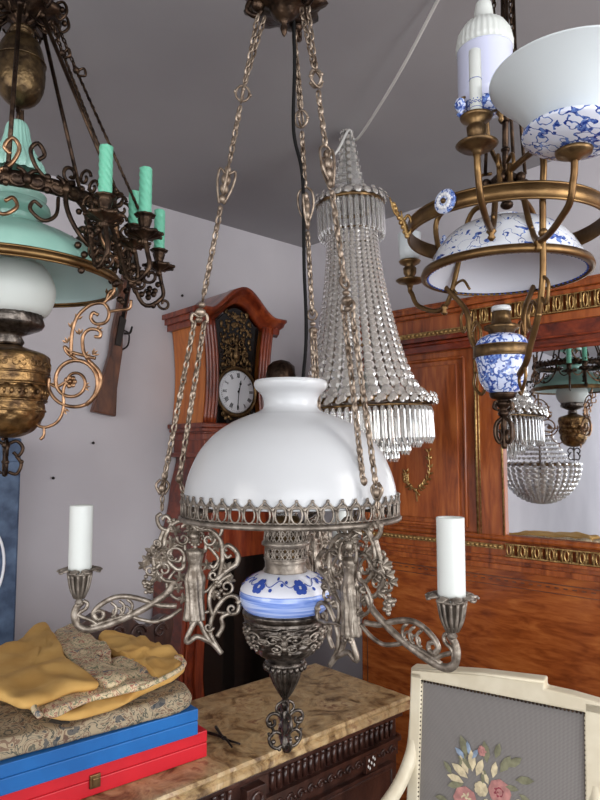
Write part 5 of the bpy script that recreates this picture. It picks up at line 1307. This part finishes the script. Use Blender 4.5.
# candle arms and burner arm
def barm(ox, oy, z, name, low=.12):
    a = math.atan2(oy, ox); rr = math.hypot(ox, oy); P = lambda r, zz: cyl(B0, r, a, zz); f = MB()
    zi = bz(182)
    f.tube([P(.045, zi+.02), P(.05, zi-.03), P(.10, zi-.055), P(.17, z-low), P(rr-.035, z-low+.010), P(rr-.006, z-low+.05), P(rr, z-.012), P(rr, z)], .0062, 8, k=7)
    f.lathe([(.003, -.026), (.008, -.020), (.005, -.014), (.010, -.008), (.006, 0)], 14, P(.18, z-low)); f.tube([P(.03, zi+.03), P(.06, zi+.035), P(.066, zi+.01), P(.05, zi+.01)], .004, 6, k=5)
    f.tube([P(.10, z-low+.02), P(.12, z-low+.045), P(.15, z-low+.035), P(.14, z-low+.018)], .0034, 6, k=5)
    return f.build(name, M['brass_band'], bw)
def bcup(x, y, z, ao):
    C_ = (x, y, 0); f = MB()
    f.lathe([(.007, z-.002), (.008, z+.004), (.012, z+.008), (.030, z+.012), (.036, z+.017), (.034, z+.019), (.014, z+.018), (.010, z+.024), (.0155, z+.036), (.0165, z+.048), (.012, z+.054), (.025, z+.062), (.028, z+.067), (.022, z+.070), (.010, z+.070)], 48, C_, rf=lambda t_, zz: 1+(.05*cos(20*t_) if z+.028 < zz < z+.052 else 0)); f.build('candle_cup', M['brass_old'], ao)
def bcandle(x, y, z, h, ao):
    f = MB(); C_ = (x, y, 0); f.lathe([(0, z), (.0105, z), (.0102, z+h), (.009, z+h+.001), (.009, z+h-.008), (0, z+h-.009)], 28, C_); cnd = f.build('candle_sleeve', M['candle_white'], ao)
    f = MB(); f.ring((x, y, z+h*.56), .0104, .0006, 28, 5)
    for q in range(10):
        t_ = 2*pi*q/10; f.tube([cyl(C_, .0108, t_+p[0]*90, z+h*.2+p[1]) for p in spiral((0, 0), .0034, .001, 0, 360, 8)], .0006, 4); f.sph(cyl(C_, .0104, t_+.3, z+h*.2+.006), .0012, n=5, m=4)
    f.ring((x, y, z+h*.13), .0105, .0005, 28, 5); f.build('blue_marks', M['cobalt'], cnd)
p = at(477, 150, 1.06); ox, oy = p.x-bx_, p.y-BY; ao = barm(ox, oy, p.z-.006, 'candle_arm', .085); bcup(p.x, p.y, p.z-.008, ao); bcandle(p.x, p.y, p.z+.058, .120, ao)
p = at(410, 284, 1.60); ox, oy = p.x-bx_, p.y-BY; ao = barm(ox, oy, p.z-.006, 'candle_arm', .07); bcup(p.x, p.y, p.z-.008, ao)
f = MB(); f.lathe([(.0, p.z+.062), (.024, p.z+.064), (.026, p.z+.08), (.030, p.z+.13), (.0, p.z+.135)], 24, (p.x, p.y, 0)); f.build('white_glass_cup', M['opal_bell'], ao)
p = at(574, 152, 1.02); ox, oy = p.x-bx_, p.y-BY; ao = barm(ox, oy, p.z-.01, 'burner_arm', .085)
f = MB(); f.lathe([(.006, -.016), (.014, -.010), (.028, -.004), (.030, .002), (.018, .008), (.012, .012)], 32, p); f.build('brass_cap', M['brass_old'], ao)
TL = Vector((.10, .02, 1)).normalized()
f = MB(); f.lathe(sm2([(.018, .006), (.055, .012), (.080, .024), (.084, .030), (.078, .034), (.05, .026), (.02, .018)]), 64, p, axis=TL); f.build('china_saucer', M['delft'], ao)
f = MB(); o_ = sm2([(.052, .022), (.062, .036), (.083, .060), (.107, .088), (.130, .110), (.143, .120)]); f.lathe(o_+[(r-.003, z+.001) for r, z in reversed(o_)], 72, p, axis=TL, closed_ends=False); f.build('white_bell_shade', M['opal_bell'], ao)
# centre column, poles, counterweight
f = MB(); f.tube([(bx_+.004, BY, bz(205)), (bx_+.012, BY, bz(90)), (bx_+.014, BY, CEIL)], .007, 10)
for yy, rr in ((205, .014), (190, .020), (182, .028), (176, .018), (150, .010), (120, .013)): f.sph((bx_+.008, BY, bz(yy)), rr, (1, 1, .7), 14, 8)
f.lathe([(.012, bz(200)), (.03, bz(192)), (.034, bz(186)), (.03, bz(180)), (.012, bz(172))], 30, (bx_+.006, BY, 0), rf=lambda a, z: 1+.08*cos(8*a))
for k in range(6): f.sph((bx_+.006+.042*cos(k*pi/3), BY+.042*sin(k*pi/3), bz(184)), .011, n=10, m=7)
f.lathe([(.06, CEIL-.03), (.065, CEIL-.01), (.065, CEIL)], 30, (bx_+.014, BY, 0))
f.build('centre_column', M['bronze_dark'], bw)
for k in range(3):
    a = rad(-95+120*k); f = MB(); d = Vector((cos(a), sin(a), 0)); O = Vector((bx_+.012, BY, 0))
    f.tube([O+d*.03+Vector((0, 0, bz(-12))), O+d*.032+Vector((0, 0, bz(60))), O+d*.05+Vector((0, 0, bz(170)))], .0040, 6); chain(f, O+d*.02+Vector((0, 0, bz(-12))), O+d*.026+Vector((0, 0, bz(60))), .016, .008, .0022); f.build('pull_chain', M['bronze_dark'], bw)
cx0 = at(485, 70, 1.28); w0 = 1.28/F
def qz(y): return at(485, y, 1.28).z
f = MB(); f.lathe(sm2([(10*w0, qz(111)), (20*w0, qz(108)), (26*w0, qz(101)), (28*w0, qz(92)), (28*w0, qz(60)), (28.5*w0, qz(52))], 4), 56, (cx0.x, 1.28, 0)); cw_ = f.build('china_counterweight', M['lavender_porcelain'], bw)
f = MB(); f.lathe([(28.8*w0, qz(52)), (29*w0, qz(46)), (27*w0, qz(36)), (21*w0, qz(27)), (12*w0, qz(23)), (10*w0, qz(22)), (9.5*w0, qz(12)), (8*w0, qz(4)), (4*w0, qz(0)), (0, qz(-2))], 120, (cx0.x, 1.28, 0), rf=lambda a, z: 1+(.018*cos(30*a) if z < qz(24) else 0)); f.build('ribbed_cap', M['candle_white'], cw_)
f = MB(); f.lathe([(20.5*w0, qz(108.5)), (24*w0, qz(105.5)), (20*w0, qz(111)), (10*w0, qz(113))], 40, (cx0.x, 1.28, 0)); f.build('painted_base', M['delft_dense'], cw_)
f = MB(); f.lathe([(0, -.022), (.004, -.018), (.008, -.014), (.003, -.010), (.009, -.004), (.0115, .006), (.009, .016), (.004, .020), (0, .022)], 20, (at(460, 108, 1.25))); f.build('china_drop', M['delft_dense'], bw)
f = MB(); q = at(460, 101, 1.25); f.tube([q, q+Vector((.006, .01, .012)), (cx0.x-.02, 1.27, qz(98))], .0028, 6, k=4); q = at(501, 116, 1.24); f.lathe([(0, -.014), (.006, -.008), (.004, -.002), (.010, .006), (.006, .012), (.002, .02)], 16, q); f.tube([q+Vector((0, 0, .015)), (cx0.x+.01, 1.28, qz(112))], .003, 6); 
f.tube([(cx0.x, 1.28, qz(112)), (cx0.x+.012, 1.30, qz(140)), (bx_+.0, BY, bz(172))], .005, 8, k=5)
f.build('counterweight_bracket', M['brass_old'], bw)
# straps to the font
for k, a in enumerate((rad(-86), rad(50), rad(125))):
    f = MB(); P = lambda r, y: cyl(B0, r, a, bz(y)); q_ = 1 if k == 0 else .62
    f.tube([P(.03, 178), P(RD+.012, 190), P(RD+.016, 232), P(RD+.012, 262), P(.178*q_, 300), P(.155*q_, 330), P(.12*q_, 352), P(.085*q_+.01, 368), P(.06, 378)], .0065, 8, k=7, flat=1.0)
    f.tube([P(.155*q_, 326), P(.13*q_, 316), P(.11*q_, 326), P(.118*q_, 340), P(.14*q_, 340)], .0036, 6, k=6); f.tube([P(.085, 368), P(.09, 382), P(.07, 392), P(.058, 384), P(.066, 377)], .0036, 6, k=6); f.tube([P(.178*q_, 298), P(.20*q_, 308), P(.19*q_, 324), P(.17*q_, 316)], .0034, 6, k=6)
    f.sph(P(RD+.014, 262), .009); f.sph(P(.155*q_, 330), .007); f.build('brass_strap', M['brass_band'], bw)
FX = at(502, 350, BY).x; F0 = (FX, BY, 0)
f = MB(); f.lathe(sm2([(12*bs, bz(334)), (20*bs, bz(337)), (25*bs, bz(342)), (27*bs, bz(350)), (27*bs, bz(357)), (25*bs, bz(366)), (23*bs, bz(380)), (17*bs, bz(390)), (10*bs, bz(395))], 5), 60, F0); f.build('china_font', M['delft_dense'], bw)
f = MB(); f.lathe([(26.8*bs, bz(346)), (28.4*bs, bz(347)), (28.4*bs, bz(357)), (26.8*bs, bz(358))], 60, F0, closed_ends=False); f.ring((FX, BY, bz(347)), 28*bs, .0018, 60, 6); f.ring((FX, BY, bz(357)), 28*bs, .0018, 60, 6); f.build('brass_belt', M['brass_old'], bw)
f = MB(); f.lathe([(12*bs, bz(335)), (13*bs, bz(331)), (17*bs, bz(329)), (17*bs, bz(326)), (10*bs, bz(324)), (9*bs, bz(318)), (8.5*bs, bz(311)), (8*bs, bz(311))], 40, F0, rf=lambda a, z: 1+.03*cos(20*a)); f.build('burner', M['brass_old'], bw)
f = MB(); f.ring((FX, BY, bz(309)), 8.6*bs, .003, 32, 8, .006); f.build('white_ring', M['opal'], bw)
f = MB(); f.lathe(sm2([(14*bs, bz(393)), (12*bs, bz(398)), (6*bs, bz(400)), (8*bs, bz(404)), (4*bs, bz(409)), (6*bs, bz(414)), (3*bs, bz(420)), (3*bs, bz(446)), (0, bz(449))], 3), 24, F0)
for k in range(4):
    a = rad(20+90*k); P = lambda r, y: cyl(F0, r*bs, a, bz(y)); f.tube([P(3, 404), P(10, 402), P(12, 408), P(7, 410)], .003, 6, k=5); f.tube([P(3, 418), P(10, 424), P(11, 436), P(6, 443), P(3, 436), P(6, 430)], .0034, 6, k=6)
f.build('finial', M['bronze_dark'], bw)

# ------------------------------------------------------------------ things seen in the mirror only: they hang in the room left of the frame
hn = HN; c_pl = (ho+HN*0).dot(HN)+.018
def mirrored(px, py, dist):                    # point at path length 'dist' along the reflected ray
    o = Vector((0, 0, CAMZ)); d = (at(px, py, 1)-o).normalized(); t_ = (c_pl-o.dot(hn))/d.dot(hn); hit = o+d*t_; r = d-2*d.dot(hn)*hn
    return hit+r*(dist-t_)
q = mirrored(541, 478, 4.5)

kb_ = thing('basket_chandelier', (q.x, q.y, q.z-.18), 'round crystal basket chandelier seen reflected in the mirror', 'chandelier'); Q0 = (q.x, q.y, 0)
f = MB(); f.ring((q.x, q.y, q.z+.09), .24, .008, 48, 8); f.ring((q.x, q.y, q.z+.30), .07, .006, 32, 8); f.tube([(q.x, q.y, q.z), (q.x, q.y, CEIL)], .006, 8); f.build('brass_frame', M['brass_old'], kb_)
for i in range(32):
    a = 2*pi*i/32; f = MB()
    for j in range(13):
        t_ = j/12*pi/2; r = .24*cos(t_)+.004; z = q.z+.085-.25*sin(t_)
        if r > .02: disc(f, cyl(Q0, r, a, z), min(.019, r*pi/32*1.02+.001), (cos(a), sin(a), -.6))
    for j in range(8): disc(f, cyl(Q0, .235-(.165)*(j/7)**.6, a, q.z+.10+.2*j/7), .011, (cos(a), sin(a), .5))
    f.build('bead_strand', M['crystal'], kb_)
